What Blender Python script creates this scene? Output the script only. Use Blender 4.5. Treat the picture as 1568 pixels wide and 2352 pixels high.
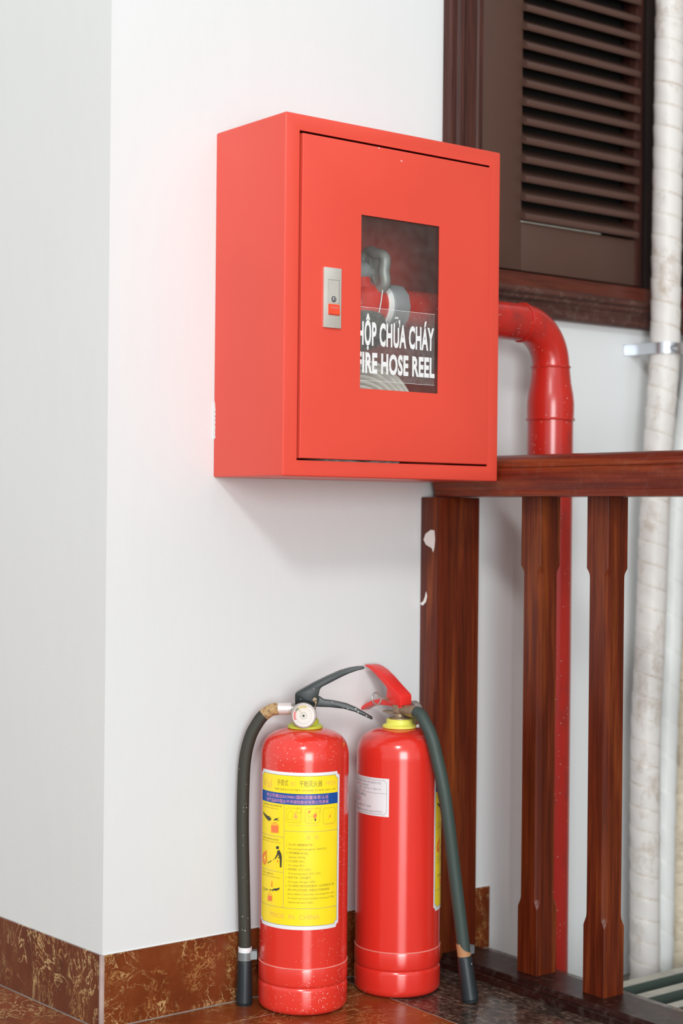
import bpy, bmesh, math, random
from mathutils import Vector, Matrix

for _o in list(bpy.data.objects):
    bpy.data.objects.remove(_o, do_unlink=True)
scene = bpy.context.scene
COL = scene.collection
random.seed(7)
PI = math.pi

# ------------------------------------------------------------------ camera
CAM = Vector((-1.2947, -1.9755, 0.7194))
YAW, PITCH, ROLL = 0.659, -0.0002, 0.0099
_f = Vector((math.sin(YAW) * math.cos(PITCH), math.cos(YAW) * math.cos(PITCH), math.sin(PITCH)))
_r = Vector((math.cos(YAW), -math.sin(YAW), 0.0))
_u = _r.cross(_f)
_r2 = _r * math.cos(ROLL) + _u * math.sin(ROLL)
_u2 = -_r * math.sin(ROLL) + _u * math.cos(ROLL)
cd = bpy.data.cameras.new('camera')
cd.sensor_fit = 'VERTICAL'
cd.sensor_height = 36.0
cd.sensor_width = 24.0
cd.lens = 57.084
cd.clip_start = 0.05
cd.dof.use_dof = True
cd.dof.focus_distance = 2.33
cd.dof.aperture_fstop = 2.8
cam = bpy.data.objects.new('camera', cd)
cam.matrix_world = Matrix(((_r2.x, _u2.x, -_f.x, CAM.x), (_r2.y, _u2.y, -_f.y, CAM.y), (_r2.z, _u2.z, -_f.z, CAM.z), (0, 0, 0, 1)))
COL.objects.link(cam)
scene.camera = cam

# ------------------------------------------------------------------ light
w = bpy.data.worlds.new('world')
scene.world = w
w.use_nodes = True
w.node_tree.nodes['Background'].inputs['Color'].default_value = (0.925, 0.985, 1.0, 1)
w.node_tree.nodes['Background'].inputs['Strength'].default_value = 0.80


def area_light(name, loc, target, sx, sy, power, color=(1, 1, 1)):
    l = bpy.data.lights.new(name, 'AREA')
    l.shape = 'RECTANGLE'
    l.size, l.size_y = sx, sy
    l.energy = power
    l.color = color
    o = bpy.data.objects.new(name, l)
    o.location = loc
    o.rotation_euler = (Vector(target) - Vector(loc)).to_track_quat('-Z', 'Y').to_euler()
    COL.objects.link(o)
    return o


# ceiling lamp of the landing, behind the camera and to its left
area_light('ceiling_lamp', (-2.65, -3.2, 3.3), (0.15, -0.05, 0.7), 0.58, 0.58, 70.0, (0.95, 1.0, 0.985))
# broad fill light added behind the camera to brighten the lower parts
area_light('added_fill_window', (-2.1, -4.6, 1.0), (0.2, 0.0, 0.6), 1.7, 1.9, 125.0, (0.94, 0.99, 1.0))  # added fill light

vs = scene.view_settings
vs.view_transform = 'Standard'
vs.look = 'None'
vs.gamma = 1.0
vs.use_curve_mapping = False
vs.exposure = 0.12

# ------------------------------------------------------------------ materials
def new_mat(name):
    m = bpy.data.materials.new(name)
    m.use_nodes = True
    nt = m.node_tree
    return m, nt, nt.nodes['Principled BSDF']


def nd(nt, typ, **kw):
    n = nt.nodes.new(typ)
    for k, v in kw.items():
        if k in n.inputs.keys():
            n.inputs[k].default_value = v
        else:
            setattr(n, k, v)
    return n


def ramp(nt, fac, stops, interp='LINEAR'):
    n = nt.nodes.new('ShaderNodeValToRGB')
    cr = n.color_ramp
    cr.interpolation = interp
    while len(cr.elements) < len(stops):
        cr.elements.new(0.5)
    for e, (p, c) in zip(cr.elements, stops):
        e.position = p
        e.color = c if len(c) == 4 else (*c, 1)
    nt.links.new(fac, n.inputs['Fac'])
    return n.outputs['Color']


def coords(nt, scale=(1, 1, 1), loc=(0, 0, 0)):
    tc = nt.nodes.new('ShaderNodeTexCoord')
    mp = nt.nodes.new('ShaderNodeMapping')
    mp.inputs['Scale'].default_value = scale
    mp.inputs['Location'].default_value = loc
    nt.links.new(tc.outputs['Object'], mp.inputs['Vector'])
    return mp.outputs['Vector']


def noise(nt, vec, scale, detail=4.0, rough=0.5, dist=0.0):
    n = nd(nt, 'ShaderNodeTexNoise', Scale=scale, Detail=detail, Roughness=rough, Distortion=dist)
    nt.links.new(vec, n.inputs['Vector'])
    return n.outputs['Fac']


def mixc(nt, fac, a, b, blend='MIX'):
    n = nt.nodes.new('ShaderNodeMix')
    n.data_type = 'RGBA'
    n.blend_type = blend
    for sock, val in ((n.inputs[0], fac), (n.inputs[6], a), (n.inputs[7], b)):
        if isinstance(val, (int, float)):
            sock.default_value = val
        elif isinstance(val, tuple):
            sock.default_value = val if len(val) == 4 else (*val, 1)
        else:
            nt.links.new(val, sock)
    return n.outputs[2]


def math_n(nt, op, a, b=None):
    n = nt.nodes.new('ShaderNodeMath')
    n.operation = op
    for i, v in enumerate((a, b)):
        if v is None:
            continue
        if isinstance(v, (int, float)):
            n.inputs[i].default_value = v
        else:
            nt.links.new(v, n.inputs[i])
    return n.outputs[0]


def bump(nt, b, height, strength=0.2, dist=0.002):
    n = nd(nt, 'ShaderNodeBump', Strength=strength, Distance=dist)
    nt.links.new(height, n.inputs['Height'])
    nt.links.new(n.outputs['Normal'], b.inputs['Normal'])


def specks(nt, vec, scale, thr, keep):
    """Irregular little spots: fac 1 inside a spot."""
    v = nd(nt, 'ShaderNodeTexVoronoi', Scale=scale)
    v.feature = 'F1'
    nt.links.new(vec, v.inputs['Vector'])
    near = math_n(nt, 'LESS_THAN', v.outputs['Distance'], thr)
    sep = nt.nodes.new('ShaderNodeSeparateColor')
    nt.links.new(v.outputs['Color'], sep.inputs[0])
    on = math_n(nt, 'LESS_THAN', sep.outputs[0], keep)
    return math_n(nt, 'MULTIPLY', near, on)


def plain(name, col, rough=0.5, metal=0.0, var=0.12, scale=30.0, coat=0.0, spec=0.5, bmp=0.0):
    m, nt, b = new_mat(name)
    vec = coords(nt)
    f = noise(nt, vec, scale)
    dark = tuple(c * (1 - var) for c in col)
    lite = tuple(min(1, c * (1 + var)) for c in col)
    nt.links.new(ramp(nt, f, [(0.3, dark), (0.7, lite)]), b.inputs['Base Color'])
    b.inputs['Roughness'].default_value = rough
    b.inputs['Metallic'].default_value = metal
    b.inputs['Coat Weight'].default_value = coat
    b.inputs['Coat Roughness'].default_value = 0.15
    b.inputs['Specular IOR Level'].default_value = spec
    if bmp:
        bump(nt, b, noise(nt, vec, scale * 4), bmp)
    return m


def painted(name, col, rough, speck=0.0, dirt=0.0, peel=0.05, coat=0.0, speck_col=(0.85, 0.8, 0.75), speck_scale=160.0, stretch=(1, 1, 1)):
    m, nt, b = new_mat(name)
    vec = coords(nt)
    base = mixc(nt, ramp(nt, noise(nt, vec, 5.0), [(0.3, (0, 0, 0)), (0.7, (1, 1, 1))]), tuple(c * 0.93 for c in col), col)
    if dirt:
        d = ramp(nt, noise(nt, coords(nt, (1, 1, 0.6)), 22.0, 6, 0.65), [(0.52, (0, 0, 0)), (0.75, (dirt, dirt, dirt))])
        base = mixc(nt, d, base, tuple(c * 0.35 + 0.02 for c in col))
    if speck:
        s = specks(nt, coords(nt, stretch), speck_scale, 0.22, speck)
        patch = ramp(nt, noise(nt, vec, 12.0, 3), [(0.40, (0, 0, 0)), (0.55, (1, 1, 1))])
        base = mixc(nt, math_n(nt, 'MULTIPLY', s, patch), base, speck_col)
    nt.links.new(base, b.inputs['Base Color'])
    b.inputs['Roughness'].default_value = rough
    b.inputs['Coat Weight'].default_value = coat
    b.inputs['Coat Roughness'].default_value = 0.14
    if peel:
        bump(nt, b, noise(nt, vec, 420.0, 2), peel, 0.0008)
    return m


def wood(name, c1, c2, c3, axis, rough=0.36, coat=0.08, dust=0.0, spec=0.25):
    m, nt, b = new_mat(name)
    s = [38.0, 38.0, 38.0]
    s[axis] = 2.2
    vec = coords(nt, tuple(s))
    g = noise(nt, vec, 1.0, 6, 0.62, 0.6)
    s2 = [220.0] * 3
    s2[axis] = 8.0
    fine = noise(nt, coords(nt, tuple(s2)), 1.0, 3, 0.6)
    col = ramp(nt, g, [(0.28, c1), (0.5, c2), (0.74, c3)])
    col = mixc(nt, ramp(nt, fine, [(0.35, (0.5, 0.5, 0.5)), (0.6, (0, 0, 0))]), col, tuple(c * 0.5 for c in c1))
    if dust:
        d = ramp(nt, noise(nt, coords(nt), 60.0, 6, 0.7), [(0.5, (0, 0, 0)), (0.8, (dust, dust, dust))])
        col = mixc(nt, d, col, (0.30, 0.24, 0.20))
    nt.links.new(col, b.inputs['Base Color'])
    b.inputs['Roughness'].default_value = rough
    b.inputs['Coat Weight'].default_value = coat
    b.inputs['Coat Roughness'].default_value = 0.2
    b.inputs['Specular IOR Level'].default_value = spec
    bump(nt, b, fine, 0.12, 0.0006)
    return m


def wall_paint(name, col):
    m, nt, b = new_mat(name)
    vec = coords(nt)
    big = noise(nt, vec, 2.2, 3)
    nt.links.new(ramp(nt, big, [(0.3, tuple(c * 0.975 for c in col)), (0.7, col)]), b.inputs['Base Color'])
    b.inputs['Roughness'].default_value = 0.62
    b.inputs['Specular IOR Level'].default_value = 0.35
    h = math_n(nt, 'ADD', noise(nt, coords(nt, (1, 1, 0.35)), 26.0, 5, 0.55), math_n(nt, 'MULTIPLY', noise(nt, vec, 260.0, 2), 0.25))
    bump(nt, b, h, 0.16, 0.004)
    return m


def marble(name, seed, stretch=(1, 1, 1), k=1.0):
    m, nt, b = new_mat(name)
    vec = coords(nt, stretch, (seed, seed * 1.7, seed * 0.6))
    cloud = noise(nt, vec, 14.0, 5, 0.6)
    base = ramp(nt, cloud, [(0.25, (0.115 * k, 0.024 * k, 0.007 * k)), (0.5, (0.205 * k, 0.044 * k, 0.012 * k)), (0.75, (0.255 * k, 0.075 * k, 0.023 * k))])
    n1 = noise(nt, vec, 17.0, 5, 0.58, 2.6)
    ridge = math_n(nt, 'ABSOLUTE', math_n(nt, 'SUBTRACT', n1, 0.5))
    mask = ramp(nt, noise(nt, coords(nt, stretch, (seed + 3.3, 1.0, seed)), 11.0, 4, 0.6), [(0.46, (0, 0, 0)), (0.58, (1, 1, 1))])
    vein = math_n(nt, 'MULTIPLY', ramp(nt, ridge, [(0.0, (1, 1, 1)), (0.017, (0, 0, 0))]), mask)
    n2 = noise(nt, vec, 45.0, 4, 0.6, 1.5)
    ridge2 = math_n(nt, 'ABSOLUTE', math_n(nt, 'SUBTRACT', n2, 0.5))
    mask2 = ramp(nt, noise(nt, coords(nt, stretch, (seed + 8.1, 4.0, seed)), 20.0, 3), [(0.47, (0, 0, 0)), (0.62, (0.8, 0.8, 0.8))])
    vein2 = math_n(nt, 'MULTIPLY', ramp(nt, ridge2, [(0.0, (1, 1, 1)), (0.03, (0, 0, 0))]), mask2)
    col = mixc(nt, vein, base, (0.68, 0.46, 0.21))
    col = mixc(nt, vein2, col, (0.52, 0.29, 0.10))
    nt.links.new(col, b.inputs['Base Color'])
    b.inputs['Roughness'].default_value = 0.22
    return m


def granite(name):
    m, nt, b = new_mat(name)
    vec = coords(nt, (1.0, 0.55, 1.0))
    a = noise(nt, vec, 130.0, 6, 0.7)
    c = noise(nt, vec, 38.0, 4, 0.6)
    col = ramp(nt, a, [(0.38, (0.010, 0.009, 0.008)), (0.47, (0.075, 0.048, 0.038)), (0.55, (0.15, 0.09, 0.065)), (0.66, (0.27, 0.23, 0.19))])
    col = mixc(nt, ramp(nt, c, [(0.35, (0.75, 0.75, 0.75)), (0.6, (0, 0, 0))]), col, (0.018, 0.015, 0.013))
    nt.links.new(col, b.inputs['Base Color'])
    b.inputs['Roughness'].default_value = 0.16
    return m


def glass_mat(name):
    m, nt, b = new_mat(name)
    out = nt.nodes['Material Output']
    tr = nd(nt, 'ShaderNodeBsdfTransparent', Color=(0.975, 0.985, 0.98, 1))
    gl = nd(nt, 'ShaderNodeBsdfGlossy', Roughness=0.03, Color=(1, 1, 1, 1))
    df = nd(nt, 'ShaderNodeBsdfDiffuse', Color=(0.55, 0.54, 0.52, 1))
    lw = nd(nt, 'ShaderNodeLayerWeight', Blend=0.5)
    k = math_n(nt, 'ADD', math_n(nt, 'MULTIPLY', math_n(nt, 'POWER', lw.outputs['Facing'], 5.0), 0.95), 0.043)
    mx = nt.nodes.new('ShaderNodeMixShader')
    nt.links.new(k, mx.inputs[0])
    nt.links.new(tr.outputs[0], mx.inputs[1])
    nt.links.new(gl.outputs[0], mx.inputs[2])
    dust = ramp(nt, noise(nt, coords(nt), 70.0, 5), [(0.3, (0.012, 0.012, 0.012)), (0.8, (0.04, 0.04, 0.04))])
    mx2 = nt.nodes.new('ShaderNodeMixShader')
    nt.links.new(dust, mx2.inputs[0])
    nt.links.new(mx.outputs[0], mx2.inputs[1])
    nt.links.new(df.outputs[0], mx2.inputs[2])
    nt.links.new(mx2.outputs[0], out.inputs['Surface'])
    return m


def film_mat(name, alpha=0.12, col=(0.8, 0.8, 0.78)):
    m, nt, b = new_mat(name)
    f = noise(nt, coords(nt), 200.0, 4)
    nt.links.new(ramp(nt, f, [(0.35, (alpha * 0.6,) * 3), (0.75, (alpha * 1.4,) * 3)]), b.inputs['Alpha'])
    b.inputs['Base Color'].default_value = (*col, 1)
    b.inputs['Roughness'].default_value = 0.25
    return m


def insulation(name, c_clean, c_dirt, amount):
    m, nt, b = new_mat(name)
    at = nt.nodes.new('ShaderNodeAttribute')
    at.attribute_name = 'grime'
    n1 = noise(nt, coords(nt), 30.0, 6, 0.7)
    k = ramp(nt, n1, [(0.33, (0, 0, 0)), (0.62, (1, 1, 1))])
    seam = math_n(nt, 'MULTIPLY', at.outputs['Fac'], math_n(nt, 'ADD', math_n(nt, 'MULTIPLY', k, 0.8), 0.2))
    blot = ramp(nt, noise(nt, coords(nt, (1, 1, 0.7)), 14.0, 6, 0.75), [(0.51, (0, 0, 0)), (0.72, (amount, amount, amount))])
    f = math_n(nt, 'MAXIMUM', seam, blot)
    nt.links.new(mixc(nt, f, c_clean, c_dirt), b.inputs['Base Color'])
    b.inputs['Roughness'].default_value = 0.45
    return m


def canvas_mat(name):
    m, nt, b = new_mat(name)
    wv = nd(nt, 'ShaderNodeTexWave', Scale=260.0, Distortion=0.6)
    nt.links.new(coords(nt, (1, 1, 1.3)), wv.inputs['Vector'])
    nt.links.new(ramp(nt, wv.outputs['Fac'], [(0.2, (0.74, 0.66, 0.59)), (0.8, (0.93, 0.89, 0.84))]), b.inputs['Base Color'])
    b.inputs['Roughness'].default_value = 0.8
    bump(nt, b, wv.outputs['Fac'], 0.4, 0.001)
    return m


M = {}
M['wall'] = wall_paint('wall_paint_white', (0.715, 0.726, 0.730))
M['wall_l'] = wall_paint('wall_paint_cream', (0.725, 0.727, 0.718))
M['marble_a'] = marble('red_marble_skirting', 0.0, (1, 1, 1), 0.84)
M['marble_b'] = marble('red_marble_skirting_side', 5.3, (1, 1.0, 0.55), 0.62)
M['marble_c'] = marble('red_marble_floor', 11.7, (0.8, 0.8, 1), 1.1)
M['granite'] = granite('dark_granite')
M['grout'] = plain('grout', (0.50, 0.40, 0.35), 0.9, var=0.15)
M['concrete'] = plain('landing_concrete', (0.20, 0.18, 0.15), 0.85, var=0.15, scale=12, bmp=0.2)
M['cab_red'] = painted('cabinet_red_enamel', (0.75, 0.074, 0.046), 0.33, peel=0.05)
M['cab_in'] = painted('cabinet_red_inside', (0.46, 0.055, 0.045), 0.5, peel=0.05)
M['ext_a'] = painted('extinguisher_red_speckled', (0.76, 0.036, 0.022), 0.2, speck=0.20, coat=0.5, peel=0.02, speck_scale=520.0, stretch=(1, 1, 0.55))
M['ext_b'] = painted('extinguisher_red', (0.76, 0.032, 0.020), 0.2, coat=0.5, peel=0.02)
M['pipe_red'] = painted('pipe_red_paint', (0.52, 0.020, 0.013), 0.26, dirt=0.75, speck=0.07, coat=0.3, speck_scale=320.0)
M['valve_red'] = painted('valve_red_paint', (0.70, 0.03, 0.02), 0.3)
M['wood_post'] = wood('stained_wood_upright', (0.055, 0.007, 0.0025), (0.125, 0.018, 0.005), (0.250, 0.054, 0.010), 2)
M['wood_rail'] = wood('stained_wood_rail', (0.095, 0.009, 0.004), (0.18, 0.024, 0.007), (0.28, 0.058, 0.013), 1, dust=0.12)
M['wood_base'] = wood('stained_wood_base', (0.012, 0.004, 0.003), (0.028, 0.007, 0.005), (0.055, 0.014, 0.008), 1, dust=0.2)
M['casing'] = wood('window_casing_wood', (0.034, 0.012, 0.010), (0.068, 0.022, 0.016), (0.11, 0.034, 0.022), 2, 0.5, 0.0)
M['casing_h'] = wood('window_sill_wood', (0.045, 0.018, 0.014), (0.085, 0.032, 0.024), (0.125, 0.042, 0.030), 0, 0.5, 0.1, dust=0.35)
M['wood_sill'] = wood('window_sill_red_wood', (0.055, 0.012, 0.008), (0.105, 0.023, 0.013), (0.15, 0.035, 0.018), 0, 0.4, 0.3)
M['jamb'] = wood('window_jamb_shade_black_wood', (0.008, 0.005, 0.005), (0.014, 0.008, 0.007), (0.022, 0.012, 0.010), 2, 0.6, 0.0)  # near-black to paint in the shade at the right jamb
M['shutter'] = painted('shutter_brown_paint', (0.080, 0.038, 0.026), 0.45, peel=0.2, dirt=0.2)
M['slat'] = painted('slat_brown_paint', (0.085, 0.040, 0.029), 0.45, peel=0.1, dirt=0.2)
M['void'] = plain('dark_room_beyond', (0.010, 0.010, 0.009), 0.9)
M['steel'] = plain('brushed_latch_metal', (0.62, 0.60, 0.55), 0.36, 0.35, var=0.06)
M['steel_dk'] = plain('dark_gap', (0.02, 0.02, 0.02), 0.6)
M['zinc'] = plain('zinc_plated_strap', (0.62, 0.64, 0.68), 0.3, 0.9, var=0.08)
M['btn'] = plain('orange_red_plastic', (0.80, 0.075, 0.03), 0.35)
M['cast'] = plain('grey_cast_valve', (0.30, 0.31, 0.30), 0.45, 0.3, var=0.2)
M['alu'] = plain('grey_aluminium_coupling', (0.42, 0.45, 0.47), 0.4, 0.4, var=0.15)
M['ptfe'] = plain('white_thread_tape', (0.85, 0.85, 0.84), 0.6)
M['rubber'] = plain('black_rubber_gasket', (0.06, 0.065, 0.055), 0.5)
M['canvas'] = canvas_mat('cream_canvas_hose')
M['bead'] = plain('skirting_joint_grout', (0.40, 0.30, 0.275), 0.8, var=0.2)
M['glass'] = glass_mat('cabinet_window_glass')
M['film'] = film_mat('clear_sticker_film', 0.05)
M['letter'] = plain('white_vinyl_letters', (0.78, 0.78, 0.78), 0.5, var=0.03)
M['collar_a'] = plain('lime_plastic_collar', (0.55, 0.58, 0.055), 0.4, var=0.1)
M['collar_b'] = plain('yellow_plastic_collar', (0.80, 0.78, 0.12), 0.4, var=0.06)
M['black_a'] = painted('black_paint_speckled', (0.007, 0.012, 0.013), 0.36, speck=0.16, coat=0.0, speck_scale=260.0, peel=0.05)
M['red_lever'] = painted('red_lever_paint', (0.80, 0.028, 0.022), 0.3, peel=0.03)
M['hose_a'] = painted('ribbed_hose_rubber', (0.040, 0.038, 0.028), 0.65, speck=0.1, peel=0.1, speck_scale=260.0, speck_col=(0.5, 0.48, 0.4))
M['hose_b'] = painted('green_grey_hose_rubber', (0.040, 0.060, 0.052), 0.55, peel=0.25)
M['nozzle'] = painted('nozzle_black_plastic', (0.014, 0.020, 0.023), 0.46, speck=0.08, peel=0.1)
M['sleeve'] = plain('pale_crimp_sleeve', (0.70, 0.62, 0.60), 0.35, 0.2, var=0.06)
M['worn'] = plain('worn_tan_hose_end', (0.42, 0.26, 0.12), 0.7, var=0.6, scale=260, bmp=0.5)
M['brass'] = plain('tarnished_brass', (0.32, 0.23, 0.15), 0.45, 0.45, var=0.25, scale=90)
M['dull'] = plain('dull_valve_metal', (0.40, 0.38, 0.34), 0.4, 0.6, var=0.15)
M['clip'] = plain('grey_hose_clip', (0.20, 0.22, 0.225), 0.4, 0.3, var=0.2)
M['tanpaper'] = plain('tan_paper_band', (0.42, 0.20, 0.09), 0.7, var=0.15)
M['lab_white'] = plain('label_white', (0.80, 0.80, 0.82), 0.35, var=0.02)
M['lab_yellow'] = plain('label_yellow', (0.97, 0.72, 0.016), 0.35, var=0.03)
M['lab_blue'] = plain('label_blue', (0.010, 0.075, 0.33), 0.35, var=0.06)
M['lab_pink'] = plain('label_pink_print', (0.72, 0.30, 0.42), 0.4, var=0.02)
M['lab_k'] = plain('label_black_print', (0.05, 0.045, 0.03), 0.4, var=0.02)
M['lab_o'] = plain('label_orange_print', (0.90, 0.20, 0.05), 0.4, var=0.02)
M['lab_olive'] = plain('label_olive_print', (0.30, 0.24, 0.03), 0.4, var=0.02)
M['lab_peach'] = plain('label_peach_print', (0.88, 0.42, 0.12), 0.4, var=0.02)
M['lab_grey'] = plain('label_grey_print', (0.22, 0.22, 0.26), 0.4, var=0.02)
M['lab_red'] = plain('label_faded_red_print', (0.62, 0.30, 0.32), 0.4, var=0.05)
M['dial'] = plain('dial_white', (0.58, 0.53, 0.50), 0.4, var=0.03)
M['dial_rim'] = plain('dial_rim_plated', (0.46, 0.41, 0.38), 0.35, 0.5, var=0.08)
M['zone_r'] = plain('dial_red_zone', (0.66, 0.20, 0.19), 0.4)
M['zone_g'] = plain('dial_green_zone', (0.22, 0.24, 0.16), 0.4)
M['zone_y'] = plain('dial_yellow_zone', (0.60, 0.50, 0.20), 0.4)
M['wire'] = plain('grey_wire', (0.42, 0.41, 0.39), 0.35, 0.6)
M['insul_1'] = insulation('white_insulation_wrap', (0.70, 0.66, 0.635), (0.33, 0.235, 0.14), 0.85)
M['insul_2'] = insulation('white_insulation_wrap_clean', (0.70, 0.70, 0.69), (0.50, 0.46, 0.38), 0.15)
M['insul_3'] = insulation('dirty_insulation_wrap', (0.60, 0.51, 0.39), (0.15, 0.105, 0.06), 0.9)
M['green_bar'] = painted('dark_green_bar_paint', (0.055, 0.075, 0.062), 0.55, peel=0.1, dirt=0.3)
M['stair_wall_added'] = plain('brown_stair_wall_added', (0.20, 0.135, 0.10), 0.6, var=0.1, scale=4)  # for the unseen wall added at the right to block light
M['seam'] = plain('worn_seam_edge', (0.80, 0.26, 0.22), 0.4)  # pale pink line along the can's lower seam
M['dusty'] = plain('dust_film', (0.42, 0.40, 0.345), 0.9, var=0.2)
M['plaster'] = plain('white_plaster_smear', (0.80, 0.76, 0.72), 0.7, var=0.04)
M['tape'] = film_mat('old_clear_tape', 0.6, (0.78, 0.55, 0.52))


# ------------------------------------------------------------------ mesh helpers
class MB:
    def __init__(self):
        self.v, self.f = [], []

    def add(self, verts, faces):
        o = len(self.v)
        self.v += [tuple(p) for p in verts]
        self.f += [tuple(i + o for i in q) for q in faces]
        return self

    def box(self, x0, x1, y0, y1, z0, z1):
        return self.add([(x0, y0, z0), (x1, y0, z0), (x1, y1, z0), (x0, y1, z0), (x0, y0, z1), (x1, y0, z1), (x1, y1, z1), (x0, y1, z1)],
                        [(0, 3, 2, 1), (4, 5, 6, 7), (0, 1, 5, 4), (1, 2, 6, 5), (2, 3, 7, 6), (3, 0, 4, 7)])

    def prism(self, prof, axis, a, b):
        """prof: 2D outline; extruded along axis ('x': prof=(y,z), 'y': prof=(x,z), 'z': prof=(x,y))."""
        def P(p, t):
            return {'x': (t, p[0], p[1]), 'y': (p[0], t, p[1]), 'z': (p[0], p[1], t)}[axis]
        n = len(prof)
        vs = [P(p, a) for p in prof] + [P(p, b) for p in prof]
        fs = [tuple(range(n)), tuple(range(2 * n - 1, n - 1, -1))]
        fs += [(i, n + i, n + (i + 1) % n, (i + 1) % n) for i in range(n)]
        return self.add(vs, fs)

    def lathe(self, prof, n=48, c=(0, 0, 0), axis='z', cap=True):
        def P(r, h, t):
            a, b = r * math.cos(t), r * math.sin(t)
            q = {'z': (a, b, h), 'x': (h, a, b), 'y': (a, h, b)}[axis]
            return (q[0] + c[0], q[1] + c[1], q[2] + c[2])
        vs = [P(r, h, 2 * PI * k / n) for r, h in prof for k in range(n)]
        fs = [(i * n + k, i * n + (k + 1) % n, (i + 1) * n + (k + 1) % n, (i + 1) * n + k) for i in range(len(prof) - 1) for k in range(n)]
        if cap:
            fs += [tuple(range(n - 1, -1, -1)), tuple((len(prof) - 1) * n + k for k in range(n))]
        return self.add(vs, fs)

    def tube(self, pts, rad, n=16, closed=False, radfn=None):
        P = [Vector(p) for p in pts]
        m = len(P)
        T = []
        for i in range(m):
            a = P[(i - 1) % m] if closed else P[max(i - 1, 0)]
            b = P[(i + 1) % m] if closed else P[min(i + 1, m - 1)]
            T.append((b - a).normalized())
        ref = Vector((0, 1, 0)) if abs(T[0].y) < 0.9 else Vector((1, 0, 0))
        nv = (ref - T[0] * ref.dot(T[0])).normalized()
        vs = []
        for i in range(m):
            if i:
                nv = (nv - T[i] * nv.dot(T[i])).normalized()
            bn = T[i].cross(nv)
            r = rad[i] if isinstance(rad, (list, tuple)) else rad
            for k in range(n):
                t = 2 * PI * k / n
                rr = radfn(i, k, r) if radfn else r
                vs.append(P[i] + (nv * math.cos(t) + bn * math.sin(t)) * rr)
        seg = m if closed else m - 1
        fs = [(i * n + k, i * n + (k + 1) % n, ((i + 1) % m) * n + (k + 1) % n, ((i + 1) % m) * n + k) for i in range(seg) for k in range(n)]
        if not closed:
            fs += [tuple(range(n - 1, -1, -1)), tuple((m - 1) * n + k for k in range(n))]
        return self.add(vs, fs)

    def build(self, name, mat, parent=None, angle=35.0, bevel=0.0, seg=2):
        me = bpy.data.meshes.new(name)
        me.from_pydata(self.v, [], self.f)
        bm = bmesh.new()
        bm.from_mesh(me)
        if bevel:
            bmesh.ops.remove_doubles(bm, verts=bm.verts, dist=1e-6)
            es = [e for e in bm.edges if len(e.link_faces) == 2 and e.calc_face_angle() > 0.5]
            bmesh.ops.bevel(bm, geom=es, offset=bevel, segments=seg, profile=0.5, affect='EDGES', clamp_overlap=True)
        bmesh.ops.recalc_face_normals(bm, faces=bm.faces)
        bm.to_mesh(me)
        bm.free()
        if angle:
            me.shade_smooth()
            me.set_sharp_from_angle(angle=math.radians(angle))
        return link(name, me, mat, parent)


def link(name, me, mat, parent=None):
    o = bpy.data.objects.new(name, me)
    if mat is not None and not me.materials:
        me.materials.append(M[mat])
    COL.objects.link(o)
    if parent is not None:
        o.parent = parent
    return o


def tag(o, label=None, cat=None, group=None, kind=None):
    if label:
        o['label'] = label
    if cat:
        o['category'] = cat
    if group:
        o['group'] = group
    if kind:
        o['kind'] = kind
    return o


def empty(name, loc, rz=0.0):
    o = bpy.data.objects.new(name, None)
    o.empty_display_size = 0.05
    COL.objects.link(o)
    o.location = loc
    o.rotation_euler = (0, 0, rz)
    return o


def spline(pts, per=10):
    P = [Vector(p) for p in pts]
    out = []
    for i in range(len(P) - 1):
        p0, p1, p2, p3 = P[max(i - 1, 0)], P[i], P[i + 1], P[min(i + 2, len(P) - 1)]
        for k in range(per):
            t = k / per
            out.append(0.5 * (2 * p1 + (p2 - p0) * t + (2 * p0 - 5 * p1 + 4 * p2 - p3) * t * t + (3 * p1 - p0 - 3 * p2 + p3) * t ** 3))
    out.append(P[-1])
    return out


def text_geo(s, bold=0.0, space=1.0):
    """Flat outline of a line of text as (verts, faces), its extent normalised later."""
    c = bpy.data.curves.new('lettering', 'FONT')
    c.body = s
    c.offset = bold
    c.resolution_u = 3
    c.space_character = space
    o = bpy.data.objects.new('lettering', c)
    COL.objects.link(o)
    dg = bpy.context.evaluated_depsgraph_get()
    ev = o.evaluated_get(dg)
    me = ev.to_mesh()
    v = [(p.co.x, p.co.y) for p in me.vertices]
    f = [tuple(p.vertices) for p in me.polygons]
    ev.to_mesh_clear()
    bpy.data.objects.remove(o, do_unlink=True)
    bpy.data.curves.remove(c)
    return v, f

# ------------------------------------------------------------------ the setting
XC = -0.1754            # the outer corner of the two walls
LA = -0.0637            # the left face leans off square by this angle
def lx(y):
    return XC + math.tan(LA) * y

# back wall with the window opening
WX0, WX1, WZ0, WZ1 = 0.470, 0.990, 1.085, 2.30
b = MB()
b.prism([(XC, 0), (WX0, 0), (WX0, 0.12), (XC + 0.12, 0.12)], 'z', -0.35, 2.9)
b.box(WX0, WX1, 0, 0.12, -0.35, WZ0)
b.box(WX0, WX1, 0, 0.12, WZ1, 2.9)
b.box(WX1, 2.2, 0, 0.12, -0.35, 2.9)
tag(b.build('wall_back', 'wall', angle=0), 'white painted wall carrying the red cabinet', None, kind='structure')
b = MB()
b.prism([(XC, 0.0), (lx(2.4), 2.4), (lx(2.4) + 0.2, 2.4), (XC + 0.12, 0.12)], 'z', -0.35, 2.9)
tag(b.build('wall_left', 'wall_l', angle=0), 'creamy white wall face left of the corner', None, kind='structure')

# floor: bed with tiles set into it
FLOOR_EDGE = 0.552
fl = MB().prism([(-4.5, -5.5), (FLOOR_EDGE, -5.5), (FLOOR_EDGE, 0.0), (XC, 0.0), (lx(2.4), 2.4), (-4.5, 2.4)], 'z', -0.10, -0.0008).build('floor', 'grout', angle=0)
tag(fl, 'brown marble tiled floor with a dark granite border', None, kind='structure')
G = 0.0011


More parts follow.
